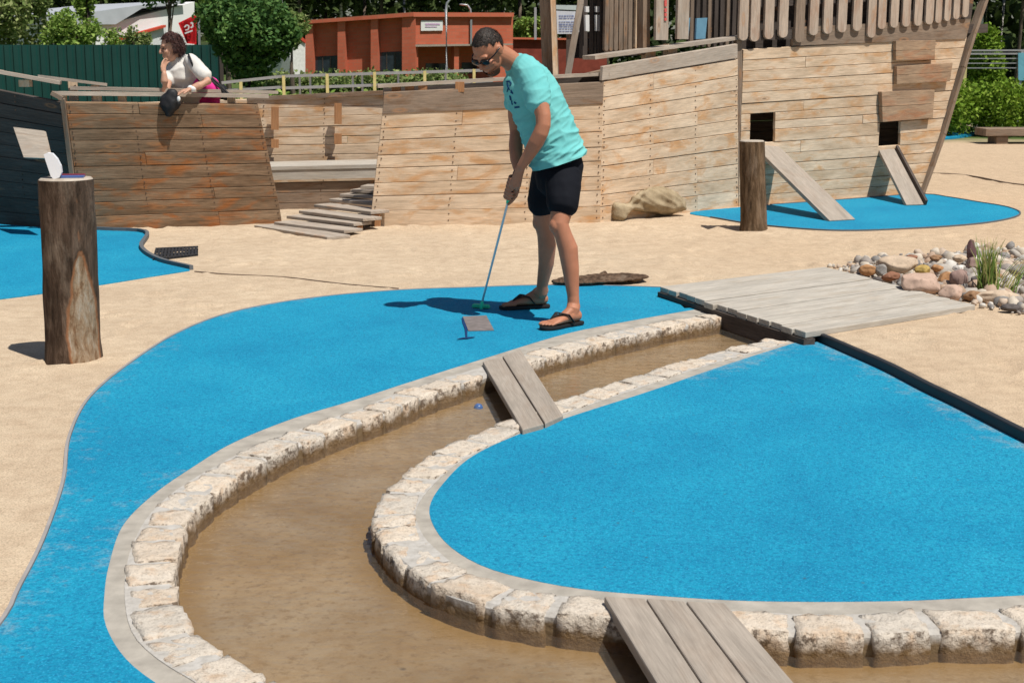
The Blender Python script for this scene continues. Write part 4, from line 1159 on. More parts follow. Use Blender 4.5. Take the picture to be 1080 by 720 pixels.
mb=Mat('birch_bark',.7,.2); cb=mb.coord('Object',(1,1,3)); mb.color(mb.ramp(mb.noise(cb,3,5,.7),[(.40,(.07,.06,.055)),(.50,(.52,.50,.46)),(.8,(.62,.60,.56))])); TR['birch']=mb.m
def leaves(bm,blobs,n,size,rg,shell=.55):
    """blobs: (center, rx, ry, rz); leaves as small bent rhombi scattered mostly near the outside of each blob"""
    tot=sum(b[1]*b[3] for b in blobs)
    for c,rx,ry,rz in blobs:
        for _ in range(int(n*rx*rz/tot)):
            d=V((rg.gauss(0,1),rg.gauss(0,1),rg.gauss(0,1))).normalized(); r=(shell+(1-shell)*rg.random())*(1+.16*mnoise.noise(V(c)+d*2.2))
            p=V((c[0]+d.x*rx*r,c[1]+d.y*ry*r,c[2]+d.z*rz*r))
            a=V((rg.gauss(0,1),rg.gauss(0,1),rg.gauss(0,.7))).normalized(); b=a.cross(V((rg.gauss(0,1),rg.gauss(0,1),rg.gauss(0,1)))).normalized()
            s=size*rg.uniform(.55,1.3)
            f=[bm.verts.new(p+a*s),bm.verts.new(p+b*s*.55),bm.verts.new(p-a*s),bm.verts.new(p-b*s*.55)]
            bm.faces.new(f)
def tree(name,label,cat,base,h,blobs,nl,size,lm,tr,r0,seed,group=None,limbs=5,lean=0):
    rg=random.Random(seed); root=thing(name,label,cat,base,group)
    bm=bmesh.new(); top=base+V((lean,0,h))
    pts=[base+V((0,0,-.2)),base.lerp(top,.35)+V((rg.gauss(0,.04),0,0)),base.lerp(top,.7)+V((rg.gauss(0,.06),0,0)),top]
    tube(bm,pts,[r0*1.15,r0*.85,r0*.55,r0*.2],seg=9)
    for k in range(limbs):
        t=rg.uniform(.4,.9); p=base.lerp(top,t); b=rg.choice(blobs); q=V(b[0])+V((rg.gauss(0,.3)*b[1],rg.gauss(0,.3)*b[2],rg.gauss(0,.3)*b[3]))
        tube(bm,[p,p.lerp(q,.5)+V((0,0,.1)),q],[r0*.35,r0*.22,r0*.08],seg=6)
    fixn(bm); obj('trunk',bm,TR[tr],root,smooth=True)
    bm=bmesh.new(); leaves(bm,blobs,nl,size,rg); obj('crown',bm,LM[lm],root); return root
def blobset(c,rx,ry,rz,n,rg,k=.5):
    out=[]
    for _ in range(n):
        d=V((rg.gauss(0,.5),rg.gauss(0,.5),rg.gauss(0,.5)))
        if d.length>.8: d=d.normalized()*.8
        s=rg.uniform(.7,1.2)*k; out.append(((c[0]+d.x*rx,c[1]+d.y*ry,c[2]+d.z*rz),rx*s,ry*s,rz*s))
    return out
# green corrugated fence
fy=38.0
fa=W(-420,60,fy);fb=W(231,60,fy)
root=thing('sheet_metal_fence','dark green corrugated metal fence behind the woman','fence',V(((fa.x+fb.x)/2,fy,0)))
bm=bmesh.new(); zt=W(100,47.5,fy).z; pr=None; x=fa.x; k=0
while x<fb.x:
    for dx,dy in ((0,0),(.10,0),(.125,.04),(.19,.04),(.215,0)):
        X=x+dx; r=[bm.verts.new((X,fy+dy,-.05)),bm.verts.new((X,fy+dy,zt))]
        if pr: bm.faces.new([pr[0],r[0],r[1],pr[1]])
        pr=r
    x+=.215+.02
obj('corrugated_sheet',bm,plain('dark_green_coated_steel',(.009,.058,.050),.45,.4,0,.12,1.5),root)
piece('end_post',V((fb.x+.05,fy+.03,-.1)),V((fb.x+.05,fy+.03,zt+.03)),.08,.08,'darkwood',par=root)
# white hall behind the fence
hy=62.0
root=thing('white_hall','white hall with light grey roof behind the trees at left','building',V((W(115,60,hy).x,hy,0)))
pH=Plane(V((W(40,60,hy).x,hy,0)),V((W(205,60,hy+6).x,hy+6,0)))
def vslab(pl,pts,off,th,mat,name,par):
    q=[pl.at(x,y,off) for x,y in pts]; bm=bmesh.new(); n=len(q)
    f=[bm.verts.new(p) for p in q]; g=[bm.verts.new(p-pl.n*th) for p in q]
    bm.faces.new(f); bm.faces.new(g[::-1])
    for i in range(n): bm.faces.new([f[i],g[i],g[(i+1)%n],f[(i+1)%n]])
    fixn(bm); return obj(name,bm,mat,par)
vslab(pH,[(48,95),(205,95),(205,2),(188,7),(120,24),(48,24)],0,8,plain('white_render',(.74,.74,.72),.8,.2,0,.06,1),'wall',root)
vslab(pH,[(46,26),(122,26),(150,9),(196,4),(190,1),(146,6),(90,14),(46,17)],.25,8.4,plain('grey_roof_sheet',(.42,.44,.47),.5,.4,0,.08,2),'roof',root)
vslab(pH,[(120,45),(146,37),(175,29),(175,26.5),(146,34.5),(120,42.5)],.5,.3,plain('red_trim',(.50,.06,.03),.6,.3),'red_trim',root)
vslab(pH,[(120,60),(175,60),(175,29),(146,37),(120,45)],.3,.3,plain('pale_render',(.60,.61,.62),.8,.2),'porch',root)
# small white house with red roof edge right of the round tree
sy=70.0; pW=Plane(V((W(300,60,sy).x,sy,0)),V((W(324,60,sy+1).x,sy+1,0)))
root=thing('small_white_house','small white building with red roof edge between round tree and brick building','building',V((W(315,60,sy).x,sy,0)))
vslab(pW,[(306,95),(322,95),(322,46),(314,38),(306,34)],0,4,plain('white_wall',(.68,.67,.64),.8,.2),'wall',root)
vslab(pW,[(303,34),(313,38.5),(322.5,46),(323,43),(314,35),(303,30)],.1,4.2,plain('red_roof_edge',(.50,.07,.04),.6,.2),'roof',root)
# red brick building
def brickmat():
    m=Mat('red_brick',.9,.2); b=m.n('ShaderNodeTexBrick'); m.l(m.coord('UV',(1,1,1)),b.inputs[0])
    b.inputs['Color1'].default_value=(.50,.115,.06,1); b.inputs['Color2'].default_value=(.56,.15,.085,1); b.inputs['Mortar'].default_value=(.38,.16,.10,1)
    b.inputs['Scale'].default_value=1; b.inputs['Brick Width'].default_value=.5; b.inputs['Row Height'].default_value=.2; b.inputs['Mortar Size'].default_value=.015
    m.color(m.mix(.25,b.outputs[0],m.ramp(m.noise(m.coord('Object'),.8,5),[(.3,(.42,.09,.05)),(.7,(.60,.17,.10))]))); return m.m
MT['brick']=brickmat()
D0=90.0
C=V((W(433,60,D0).x,D0,0)); L=V((W(322,60,91).x,91,0)); Rr=V((W(541,60,93).x,93,0))
root=thing('brick_building','flat-roofed red brick building with dark windows behind the man','building',V(((L.x+Rr.x)/2,D0,0)))
pl1=Plane(L,C); pl2=Plane(C,Rr)
def uvslab(pl,x0,y0,x1,y1,off,th,mat,name,par,ys=None):
    """upright block between pixel columns; y's are pixel rows at the left / right end"""
    (ya,yb_)=y0 if hasattr(y0,'__len__') else (y0,y0); (yc,yd)=y1 if hasattr(y1,'__len__') else (y1,y1)
    a=pl.at(x0,yc,off);b=pl.at(x1,yd,off);c=pl.at(x1,yb_,off);d=pl.at(x0,ya,off)
    bm=bmesh.new(); hexa(bm,[q-pl.n*th for q in (a,b,c,d)]+[a,b,c,d]); fixn(bm); return obj(name,bm,mat,par)
uvslab(pl1,322,(24,16),433,(100,100),0,5.5,MT['brick'],'wall',root)
MT['brickdark']=MT['brick']
for x0,x1,t0,t1_ in ((322,330,23,22.5),(356,364,20,19.5),(391,398.5,17.8,17),(424,438,16,14.5)):
    uvslab(pl1,x0,(t0,t1_),x1,(100,100),.55,.6,MT['brick'],'pilaster',root)
uvslab(pl1,320,(21.8,13.0),436,(25.5,17.5),.75,.8,MT['brick'],'parapet',root)
uvslab(pl2,433,(14,14.5),541,(47,46.5),.5,9,MT['brick'],'upper_wall',root)
uvslab(pl2,433,(13.2,13.7),542,(18,18),.75,.3,MT['brick'],'parapet',root)
uvslab(pl2,433,46,541,100,-1.6,9,MT['brick'],'lower_wall',root)
for x0,x1 in ((434,441),(479,484),(520,526)): uvslab(pl2,x0,47,x1,100,.3,.5,MT['brick'],'pillar',root)
uvslab(pl2,437,(49.5,47.8),541,(47.3,46),.62,.25,plain('roof_edge_metal',(.33,.27,.22),.6,.3),'canopy_edge',root)
for x0,x1,y0,y1 in ((332,357,60,78),(399,425.5,55.5,77)):
    w_=uvslab(pl1,x0,(y0,y0-1.3),x1,(y1,y1),.03,.05,MT['glassdark'],'window',root)
    for k in range(1,3):
        xx=x0+(x1-x0)*k/3; b_=uvslab(pl1,xx-.35,y0-.6,xx+.35,y1,.07,.03,MT['darkwood'],'glazing_bar',w_)
for x0,x1,y0,y1 in ((449,470,67,78),(487,503,66,78)): uvslab(pl2,x0,y0,x1,y1,-1.57,.05,MT['glassdark'],'window',root)
sg=uvslab(pl2,444,(22,22),467,(32.8,32.5),.6,.08,MT['white'],'sign_board',root)
MT['lilac']=plain('faded_lilac_print',(.50,.34,.50),.7,.2)
uvslab(pl2,448.5,25,464,26.6,.62,.015,MT['lilac'],'lettering',sg); uvslab(pl2,448.5,28,461,29,.62,.015,MT['lilac'],'lettering',sg)
piece('downpipe',pl2.at(497,21,.62),pl2.at(497,47,.62),.12,.12,'steel',par=root)
# lower brick wing to the right
D1=100; pl3=Plane(V((W(533,60,D1).x,D1,0)),V((W(640,60,D1+3).x,D1+3,0)))
root=thing('brick_wing','low dark red brick wing right of the flat-roofed brick building, behind the mast','building',V((W(585,60,D1).x,D1,0)))
uvslab(pl3,533,(40.5,42),640,(100,100),0,8,plain('dark_red_brick',(.20,.045,.03),.9,.2,0,.2,2),'wall',root)
uvslab(pl3,532,(39.5,41),641,(41.5,43),.3,8.3,MT['brick'],'roof_edge',root)
# street lamps
def lamp(label,x,yt,Y,arm,hgt=None):
    p=V((W(x,60,Y).x,Y,0)); zt=W(x,yt,Y).z; root=thing('street_lamp',label,'street lamp',p,'street lamps near the brick building')
    bm=bmesh.new(); tube(bm,[p,p+V((0,0,zt*.85)),p+V((arm*.1,0,zt*.95)),p+V((arm*.5,0,zt)),p+V((arm,0,zt+.05))],[.10,.08,.07,.06,.05],seg=8); fixn(bm); obj('pole',bm,MT['steel'],root,smooth=True)
    bm=bmesh.new(); q=p+V((arm*1.05,0,zt+.04)); ellip(bm,q,V((.35*(1 if arm>0 else -1),0,.03)),V((0,.12,0)),V((0,0,.07)),2); fixn(bm); obj('lamp_head',bm,MT['steel'],root,smooth=True)
lamp('tall grey street lamp curving right, just left of the man\'s head',471,-1,78,.5)
lamp('shorter grey street lamp above the brick roof, behind the man\'s head',497,6,100,-.45)
# hedge and grass strip, steel barrier with yellow posts
rg=random.Random(21)
bm=bmesh.new(); 
for Y,x0,x1,zt_,sz in ((60,270,485,W(0,72.5,60).z,.10),):
    a=W(x0,60,Y).x;b=W(x1,60,Y).x; bl=[((a+(b-a)*k/26,Y+rg.uniform(-.4,.4),zt_*.42),.55,.7,zt_*.6*rg.uniform(.85,1.1)) for k in range(27)]
    leaves(bm,bl,9000,sz,rg,.2)
o=obj('hedge',bm,LM['olive']); tag(o,'low green hedge in front of the brick building','hedge')
bm=bmesh.new(); Y=34; a=W(232,60,Y).x;b=W(480,60,Y).x; bl=[((a+(b-a)*k/24,Y+rg.uniform(-.6,.6),.32),.5,.7,.42*rg.uniform(.7,1.15)) for k in range(25)]
leaves(bm,bl,7000,.07,rg,.2); o=obj('shrub_border',bm,LM['bright']); tag(o,'strip of low green shrubs behind the barrier with yellow posts','shrubs',kind='stuff')
root=thing('barrier','steel barrier with thin yellow posts behind the ship rail','barrier',V((W(350,60,26).x,26,0)))
bY=26.0
MT['yellow']=plain('yellow_paint',(.58,.50,.22),.6,.3)
for x,y0,y1 in ((254,86.5,112),(299,80,112),(345,78,112),(395,76,112),(448,75,112),(500,73,112)):
    p=W(x,y0,bY); piece('post',V((p.x,bY,-.1)),p,.05,.04,'yellow',par=root)
for (xa,ya),(xb,yb_) in (((234,87.5),(299,80.5)),((299,80.5),(520,74)),((234,96),(299,92)),((299,93),(520,86))):
    a=W(xa,ya,bY+.05);b=W(xb,yb_,bY+.05); piece('rail',a,b,.05,.05,'steel',up=(0,0,1),par=root)
for x in (316,327,372,382,420,470): 
    p=W(x,79.5-(x-316)*.03,bY+.1); piece('upright',V((p.x,bY+.1,-.1)),p,.035,.035,'steel',par=root)
# flag
p=V((W(209.5,60,42).x,42,0)); root=thing('flag','red pennant flag with white marks on a pole behind the woman','flag',p)
piece('pole',p,W(209.5,9,42),.06,.06,'steel',par=root)
bm=bmesh.new(); fp=[(188,24.5),(207.5,15),(207,47),(197,46)]
NX=10; g=[]
for i in range(NX+1):
    row=[]
    for j in range(NX+1):
        u=i/NX;v=j/NX; xa=fp[0][0]*(1-v)+fp[3][0]*v; ya=fp[0][1]*(1-v)+fp[3][1]*v; xb=fp[1][0]*(1-v)+fp[2][0]*v; yb_=fp[1][1]*(1-v)+fp[2][1]*v
        q=W(xa+(xb-xa)*u,ya+(yb_-ya)*u,42+.08*math.sin(u*7+v*3)*(1-u)); row.append(bm.verts.new(q))
    g.append(row)
for i in range(NX):
    for j in range(NX): bm.faces.new([g[i][j],g[i+1][j],g[i+1][j+1],g[i][j+1]])
bmesh.ops.solidify(bm,geom=bm.faces[:],thickness=.004)
cl=obj('cloth',bm,plain('red_flag_cloth',(.66,.03,.035),.8,.1,0,.06),root,smooth=True)
bm=bmesh.new(); 
def fbar(x0,y0,x1,y1,w_):
    a=W(x0,y0,41.86);b=W(x1,y1,41.86); beam(bm,a,b,.004,w_*42/F,up=(0,0,1)) 
for s in ((194.5,29,197,26.5,1.4),(197,26.5,199.5,28,1.3),(199.5,28,198.5,31.5,1.3),(198.5,31.5,195.5,32,1.2),(201,25,203,24,1.5),(203,24,203.4,28.5,1.3),(203.4,28.5,201,29.5,1.3),(195,35.5,203,32.5,1.4)): fbar(*s)
fixn(bm); obj('white_mark',bm,MT['white'],cl)
# notice board behind the mast
root=thing('notice_board','pale notice board with lines of faint blue writing between mast and cabin','sign',V((W(600,60,24).x,24,0)))
pN=Plane(V((0,24,0)),V((5,24.3,0)))
uvslab(pN,585,(11.5,12.5),613,(36,36),0,.04,plain('pale_blue_white_panel',(.52,.56,.62),.5,.3),'panel',root)
uvslab(pN,585,(5.5,6),613,(10,11.2),0,.04,plain('pale_green_panel',(.42,.50,.50),.5,.3),'header',root)
uvslab(pN,563.5,(8,8),566,(42,42),0,.05,MT['steel'],'post',root)
piece('post',V((pN.at(600,60).x,24.1,0)),pN.at(600,20,-.08),.08,.08,'darkwood',par=root)
bp_=plain('slate_blue_print',(.16,.20,.36),.7,.2)
rg=random.Random(4)
for k,y in enumerate((16.5,19.2,23,25.3,27.8,30.2,32.8)):
    x=589.5
    while x<608:
        l_=rg.uniform(1.2,4.5); h_=1.3 if k in (0,3) else .8
        if x+l_<610: uvslab(pN,x,y,x+l_,y+h_,.006,.004,bp_,'lettering',root)
        x+=l_+.8
# right side: fence with yellow post, hedge, banner
rg=random.Random(31)
Yf=31.0
root=thing('wire_fence','grey wire fence with a yellow post behind the hedge at right','fence',V((W(1060,60,Yf).x,Yf,0)))
p=W(1017.5,56,Yf); piece('post',V((p.x,Yf,0)),p,.11,.08,'yellow',par=root)
for x in (1078,1140): p=W(x,54,Yf); piece('post',V((p.x,Yf,0)),p,.06,.06,'steel',par=root)
for y in (53.5,57,62,67,72): piece('wire',W(1000,y,Yf),W(1200,y-.5,Yf),.03,.035 if y<60 else .02,'steel',up=(0,0,1),par=root)
bm=bmesh.new(); q=[W(x,y,Yf-.05) for x,y in ((1074,85),(1100,85),(1100,56),(1074,56))]; hexa(bm,[x+V((0,.02,0)) for x in q]+q); fixn(bm)
obj('banner',bm,plain('pale_blue_banner',(.16,.42,.52),.6,.2),root)
bm=bmesh.new(); bl=[]
Yh=28.5
for k in range(34):
    x=972+k*6.5+rg.uniform(-2,2); zt_=W(x,82+rg.uniform(-3,5),Yh).z; c=W(x,100,Yh+rg.uniform(-.5,.7)); bl.append(((c.x,c.y,zt_*.5),.38,.6,zt_*.52))
leaves(bm,bl,17000,.05,rg,.35); o=obj('hedge',bm,LM['yellow']); tag(o,'lush green hedge behind the log bench at right','hedge')
Yk=36.0; bl=blobset((W(1038,60,Yk).x,Yk,W(0,64,Yk).z*.55),.6,.6,W(0,44,Yk).z*.5,9,rg,.55)
bl=[((b[0][0],b[0][1],b[0][2]+.35),b[1],b[2],b[3]) for b in bl]
tree('bush','bright green bush growing behind the wire fence at right','bush',V((W(1038,60,Yk).x,Yk,0)),1.2,bl,6000,.055,'yellow','bark',.05,5)
# distant stones + blue green strip at right
turfD=resample(GP([(990,142),(1010,141),(1028,140.5),(1029,142.5),(1010,146),(985,147.5)]),.25,True)
bm=slab(turfD,.03,-.05); o=obj('putting_green',bm,MT['turf']); struct(o)
for i,(x,y,w_,h_,mk,lb) in enumerate([(1001,133,14,9,'dark','dark rock just right of the stern post, far behind'),(1012,131,10,7,'white','white stone in the far row, left of the paler pair'),(1022,133,9,6,'beige','beige stone in the middle of the far stone row'),(1031,134,9,7,'grey','grey stone nearest the log bench in the far row'),(996,139,9,6,'mauve','mauve stone half hidden by the stern post at the far green')]):
    p=G(x,y+h_/2,.0); s=F/((p-CAM).length); hw=w_/s/2; hh=h_/s/2
    o=obj('rock',rockmesh(V((p.x,p.y,hh*.8)),hw,hw*.8,hh,50+i,3),RM[mk],smooth=True); tag(o,lb,'rock','stones by the far green')
# trees left
rg=random.Random(77)
def T(name,label,x,ytop,ybot,wpx,Y,n,size,lm,tr,seed,cat='tree',group=None,cut=.55):
    zt_=W(x,ytop,Y).z; zb_=W(x,ybot,Y).z; hw=wpx/2*Y/F; r_=random.Random(seed)
    c=(W(x,60,Y).x,Y,(zt_+zb_)/2); bl=blobset(c,hw,hw,(zt_-zb_)/2,20,r_,cut*.82)
    return tree(name,label,cat,V((c[0],Y,0)),zt_*.85,bl,n,size,lm,tr,.10,seed,group)
T('tree','grey-green bushy tree above the green fence at the left edge',10,-60,60,84,44,9500,.085,'olive','bark',1)
T('tree','loose bright green tree over the green fence, second from the left edge',78,14,62,52,43,4200,.07,'bright','bark',2)
T('tree','narrow light green tree in front of the white hall wall',94,-40,22,22,46,2200,.08,'bright','bark',3)
T('tree','sparse light shrub poking above the green fence before the white hall',118,30,62,34,45,900,.06,'bright','bark',4)
T('tree','sparse young shrub above the fence left of the woman\'s head',146,28,60,30,45,900,.06,'olive','bark',6)
T('tree','dark branchy tree above the woman with leaves before the white hall',180,-50,16,56,50,2800,.085,'dark','bark',7)
T('tree','light green tree right behind the red flag',240,-40,55,52,50,6500,.075,'bright','bark',8)
T('round_tree','big rounded dark green tree left of the brick building',262,-8,82,92,36,15000,.075,'dark','bark',9,cut=.6)
T('tree','small leafy tree in the gap between round tree and brick building',308,8,50,36,58,2500,.09,'olive','bark',10)
T('tree','bright green tree behind the dark red brick wing, left of the mast',559,14,44,40,112,3000,.16,'bright','bark',12)
# forest: trunks one can tell apart, and the mass behind
def ftree(x,Y,r0,kind,h,nl,label,seed,size=.30):
    r_=random.Random(seed); b=V((W(x,60,Y).x,Y,0)); w_=r_.uniform(2.2,3.6)
    bl=blobset((b.x,Y,h*.66),w_,w_,h*.33,11,r_,.5)
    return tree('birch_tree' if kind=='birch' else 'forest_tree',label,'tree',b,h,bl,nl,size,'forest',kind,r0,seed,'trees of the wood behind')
fl=[(12,'bark'),(60,'bark'),(110,'bark'),(150,'birch'),(205,'bark'),(246,'bark'),(287,'bark'),(318,'bark'),(345,'pine'),(361,'birch'),(386,'bark'),(404,'bark'),(428,'birch'),(451,'bark'),(489,'bark'),(512,'bark'),(530,'bark'),(548,'bark'),(566,'bark'),(640,'bark'),(700,'bark'),(760,'bark')]
for i,(x,k) in enumerate(fl):
    Y=rg.uniform(118,136)
    lab='pale slender birch trunk in the dark wood behind the brick building' if k=='birch' else 'tall dark forest tree in the wood behind the buildings'
    if k=='pine': lab='reddish pine trunk in the dark wood above the brick building'
    if k=='birch' and x==150: lab='pale birch trunk in the wood above the white hall'
    ftree(x,Y,rg.uniform(.12,.2) if k!='birch' else .14,k,rg.uniform(14,18),900,lab,200+i,.42)
for i,(x,r_) in enumerate(((1033,.09),(1038.5,.07),(1054,.10),(1073,.08),(1099,.1),(1125,.09))):
    ftree(x,60+i*2,r_,'birch' if i<3 else 'bark',13,2200,['leftmost birch trunk of the close pair right of the stern post','thin right birch trunk of the close pair right of the stern post','brightest birch trunk, right of the close pair, above the hedge','slim dark trunk near the right edge above the hedge','tall forest tree beyond the right edge','tall forest tree beyond the right edge'][i],300+i,.22)
bm=bmesh.new(); rg=random.Random(99); bl=[]
for k in range(120):
    x=-60+k*9.6; Y=rg.uniform(140,165) if x<960 else rg.uniform(72,90); X=W(x,60,Y).x
    bl.append(((X,Y,rg.uniform(1,3.4)),rg.uniform(2.5,4.5),3,rg.uniform(2.2,4.0)))
    bl.append(((X+2,Y+6,rg.uniform(5,11)),5,4,rg.uniform(3.5,5)))
    bl.append(((X-2,Y+10,rg.uniform(13,17)),6,5,4.5))
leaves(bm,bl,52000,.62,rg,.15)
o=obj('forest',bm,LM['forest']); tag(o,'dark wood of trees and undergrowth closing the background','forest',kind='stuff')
# ================================================================ PEOPLE
def skinmat(name,c):
    m=Mat(name,.55,.35); co=m.coord('Object'); n=m.noise(co,14,4)
    m.color(m.ramp(n,[(.3,tuple(x*.9 for x in c)),(.7,tuple(min(1,x*1.08) for x in c))])); m.b.inputs['Subsurface Weight'].default_value=.08
    m.b.inputs['Subsurface Radius'].default_value=(.02,.008,.004); m.bump(m.noise(co,120,3),.15,.002); return m.m
def hframe(f,u):
    f=V(f).normalized(); u=V(u); u=(u-f*u.dot(f)).normalized(); return f,u,u.cross(f)
def head(bm,H,f,u,l,neck,nr=.055):
    E=lambda c,a,b,d,s=3: ellip(bm,H+f*c[0]+l*c[1]+u*c[2],f*a,l*b,u*d,s)
    E((-.012,0,.025),.098,.078,.095,4)       # skull
    E((.028,0,-.045),.066,.058,.074,4)       # face
    E((.030,0,-.075),.055,.046,.045)         # jaw
    E((.068,0,-.102),.026,.026,.022)         # chin
    E((.078,0,.030),.018,.055,.016)          # brow
    for s in (-1,1):
        E((.070,s*.040,-.022),.022,.022,.022)  # cheek
        E((-.004,s*.080,.002),.019,.008,.030); E((-.012,s*.086,.008),.017,.006,.022) # ear
    tube(bm,[H+f*.088+u*.022,H+f*.104-u*.004,H+f*.112-u*.022],[.009,.012,.015],side=tuple(l),seg=10)
    for s in (-1,1): E((.098,s*.013,-.024),.011,.009,.009)
    E((.090,0,-.056),.012,.024,.006); E((.089,0,-.067),.012,.021,.007)
    tube(bm,[H-f*.035-u*.03,H.lerp(neck,.55)-f*.02,neck],[nr*1.0,nr,nr*1.15],side=tuple(l),seg=18)
def shell(H,f,u,l,c,ra,rb,rc,keep,disp,sub=5,thick=.006):
    bm=bmesh.new(); bmesh.ops.create_icosphere(bm,subdivisions=sub,radius=1)
    dele=[fc for fc in bm.faces if not keep(fc.calc_center_median())]
    bmesh.ops.delete(bm,geom=dele,context='FACES')
    for v in bm.verts:
        d=v.co.copy(); r=1+disp(d); v.co=H+f*(c[0]+d.x*ra*r)+l*(c[1]+d.y*rb*r)+u*(c[2]+d.z*rc*r)
    bmesh.ops.solidify(bm,geom=bm.faces[:],thickness=thick); return bm
def arc(c,a,b,r,a0,a1,n=6):
    return [c+a*(math.cos(a0+(a1-a0)*k/(n-1))*r)+b*(math.sin(a0+(a1-a0)*k/(n-1))*r) for k in range(n)]
def grip_hand(bm,wrist,g0,ax,palm,sgn,r=.0215):
    """hand closed round a shaft: g0 = index-finger end on the shaft, ax = unit direction up the shaft, palm = direction shaft -> palm"""
    a=(palm-ax*palm.dot(ax)).normalized(); b=ax.cross(a)*sgn
    pc=g0+ax*.035+a*.032
    tube(bm,[wrist,wrist.lerp(pc,.5),pc+a*.004,pc-ax*.01+b*.012-a*.004],[(.026,.021),(.031,.020),(.040,.018),(.030,.016)],side=tuple(a),seg=14)
    ln=[(0,1.0,.0092),(.021,1.12,.0098),(.042,1.05,.0092),(.061,.88,.0080)]
    for s,L,fr in ln:
        c=g0+ax*s
        pts=arc(c,a,b,r+fr*.75,math.radians(28),math.radians(28+205*L),8)
        pts=[pc+ax*(s-.032)+b*.010+a*.002]+pts
        tube(bm,pts,[fr*1.12]+[fr]*6+[fr*.9,fr*.75],side=tuple(ax),seg=8)
    # thumb leaves the side of the palm near its base and lies across the shaft
    tb=pc-ax*.012-b*.022
    tube(bm,[tb+ax*.02,tb-ax*.012-b*.004-a*.006,g0-ax*.022-b*.018+a*.006,g0-ax*.040-b*.010-a*.010],[.014,.013,.011,.009],side=tuple(a),seg=9)
def open_hand(bm,wrist,tip,side,curl,thumbside=1,sc=1.0):
    """relaxed hand from wrist towards tip; side = across the knuckles; curl = direction the fingers bend to"""
    d=(tip-wrist).normalized(); s=(V(side)-d*V(side).dot(d)).normalized(); c=V(curl).normalized()
    k=wrist+d*.085*sc
    tube(bm,[wrist,wrist+d*.045*sc,k],[(.024*sc,.018*sc),(.038*sc,.017*sc),(.040*sc,.014*sc)],side=tuple(d.cross(s)),seg=12)
    for i,(o,L) in enumerate(((-.030,.070),(-.010,.080),(.010,.076),(.029,.058))):
        b=k+s*o*sc-d*.008*sc
        tube(bm,[b,b+d*L*.45*sc+c*.010*sc,b+d*L*.8*sc+c*.028*sc,b+d*L*.95*sc+c*.048*sc],[.0095*sc,.009*sc,.0082*sc,.007*sc],side=tuple(s),seg=8)
    b=wrist+d*.02*sc-s*.028*thumbside*sc
    tube(bm,[b,b+d*.03*sc-s*.02*thumbside*sc+c*.008*sc,b+d*.055*sc-s*.028*thumbside*sc+c*.02*sc],[.013*sc,.011*sc,.009*sc],side=tuple(s),seg=8)
def foot(bm,ankle,heel,toe,z0=.022,hand=1):
    d=toe-heel; d.z=0; L=d.length; d.normalized(); d=d/L; s=V((-d.y,d.x,0))*hand
    zz=V((0,0,z0)); h=V((heel.x,heel.y,0))
    P=lambda t,z,o=0: h+d*(L*t)+s*o+zz+V((0,0,z))
    tube(bm,[P(.10,.034),P(.28,.036),P(.48,.031,.002),P(.66,.022,.004),P(.78,.015,.004)],[(.033,.034),(.034,.036),(.038,.031),(.045,.022),(.042,.014)],side=(0,0,1),seg=16)
    tube(bm,[ankle,P(.20,.075),P(.22,.035)],[(.036,.040),(.036,.042),(.032,.034)],side=tuple(d),seg=16)
    tube(bm,[P(.24,.075),P(.45,.045,.002),P(.68,.022,.004)],[(.028,.026),(.030,.020),(.030,.014)],side=(0,0,1),seg=12)
    for o,l0,r in ((-.031,.975,.0135),(-.011,.985,.0095),(.006,.955,.009),(.021,.92,.0085),(.035,.875,.0085)):
        tube(bm,[P(.72,.012,o*.9),P(l0-.07,.0125,o*1.02),P(l0-.02,.009,o*1.05)],[r*1.0,r,r*.9],side=(0,0,1),seg=8)
def flipflop(parent,heel,toe,mat,hand=1):
    d=toe-heel; d.z=0; L=d.length; d=d/L; s=V((-d.y,d.x,0))*hand; h=V((heel.x,heel.y,0))
    prof=[(-.03,0,0),( -.01,.030,1),(.15,.037,1),(.35,.034,1),(.55,.042,1),(.75,.051,1),(.9,.045,1),(1.0,.026,1),(1.03,0,0)]
    out=[(t,w_) for t,w_,_ in prof]+[(t,-w_*1.0) for t,w_,_ in prof[::-1][1:-1]]
    bm=bmesh.new(); pts=resample([h+d*(L*t)+s*w_ for t,w_ in out],.015,True)
    vs0=[bm.verts.new(p+V((0,0,.004))) for p in pts]; vs1=[bm.verts.new(p+V((0,0,.0225))) for p in pts]
    bm.faces.new(vs1); bm.faces.new(vs0[::-1])
    for i in range(len(pts)): bm.faces.new([vs0[i],vs0[(i+1)%len(pts)],vs1[(i+1)%len(pts)],vs1[i]])
    fixn(bm); so=obj('flip_flop',bm,mat,parent); bev(so,.003)
    P=lambda t,z,o: h+d*(L*t)+s*o+V((0,0,z))
    bm=bmesh.new()
    for sg in (-1,1): tube(bm,[P(.30,.028,.043*sg),P(.42,.075,.038*sg),P(.56,.086,.020*sg),P(.72,.062,-.010),P(.80,.030,-.020)],[(.010,.004),(.013,.004),(.014,.004),(.010,.004),(.005,.005)],side=(0,0,1),seg=8)
    fixn(bm); obj('strap',bm,mat,so,smooth=True)
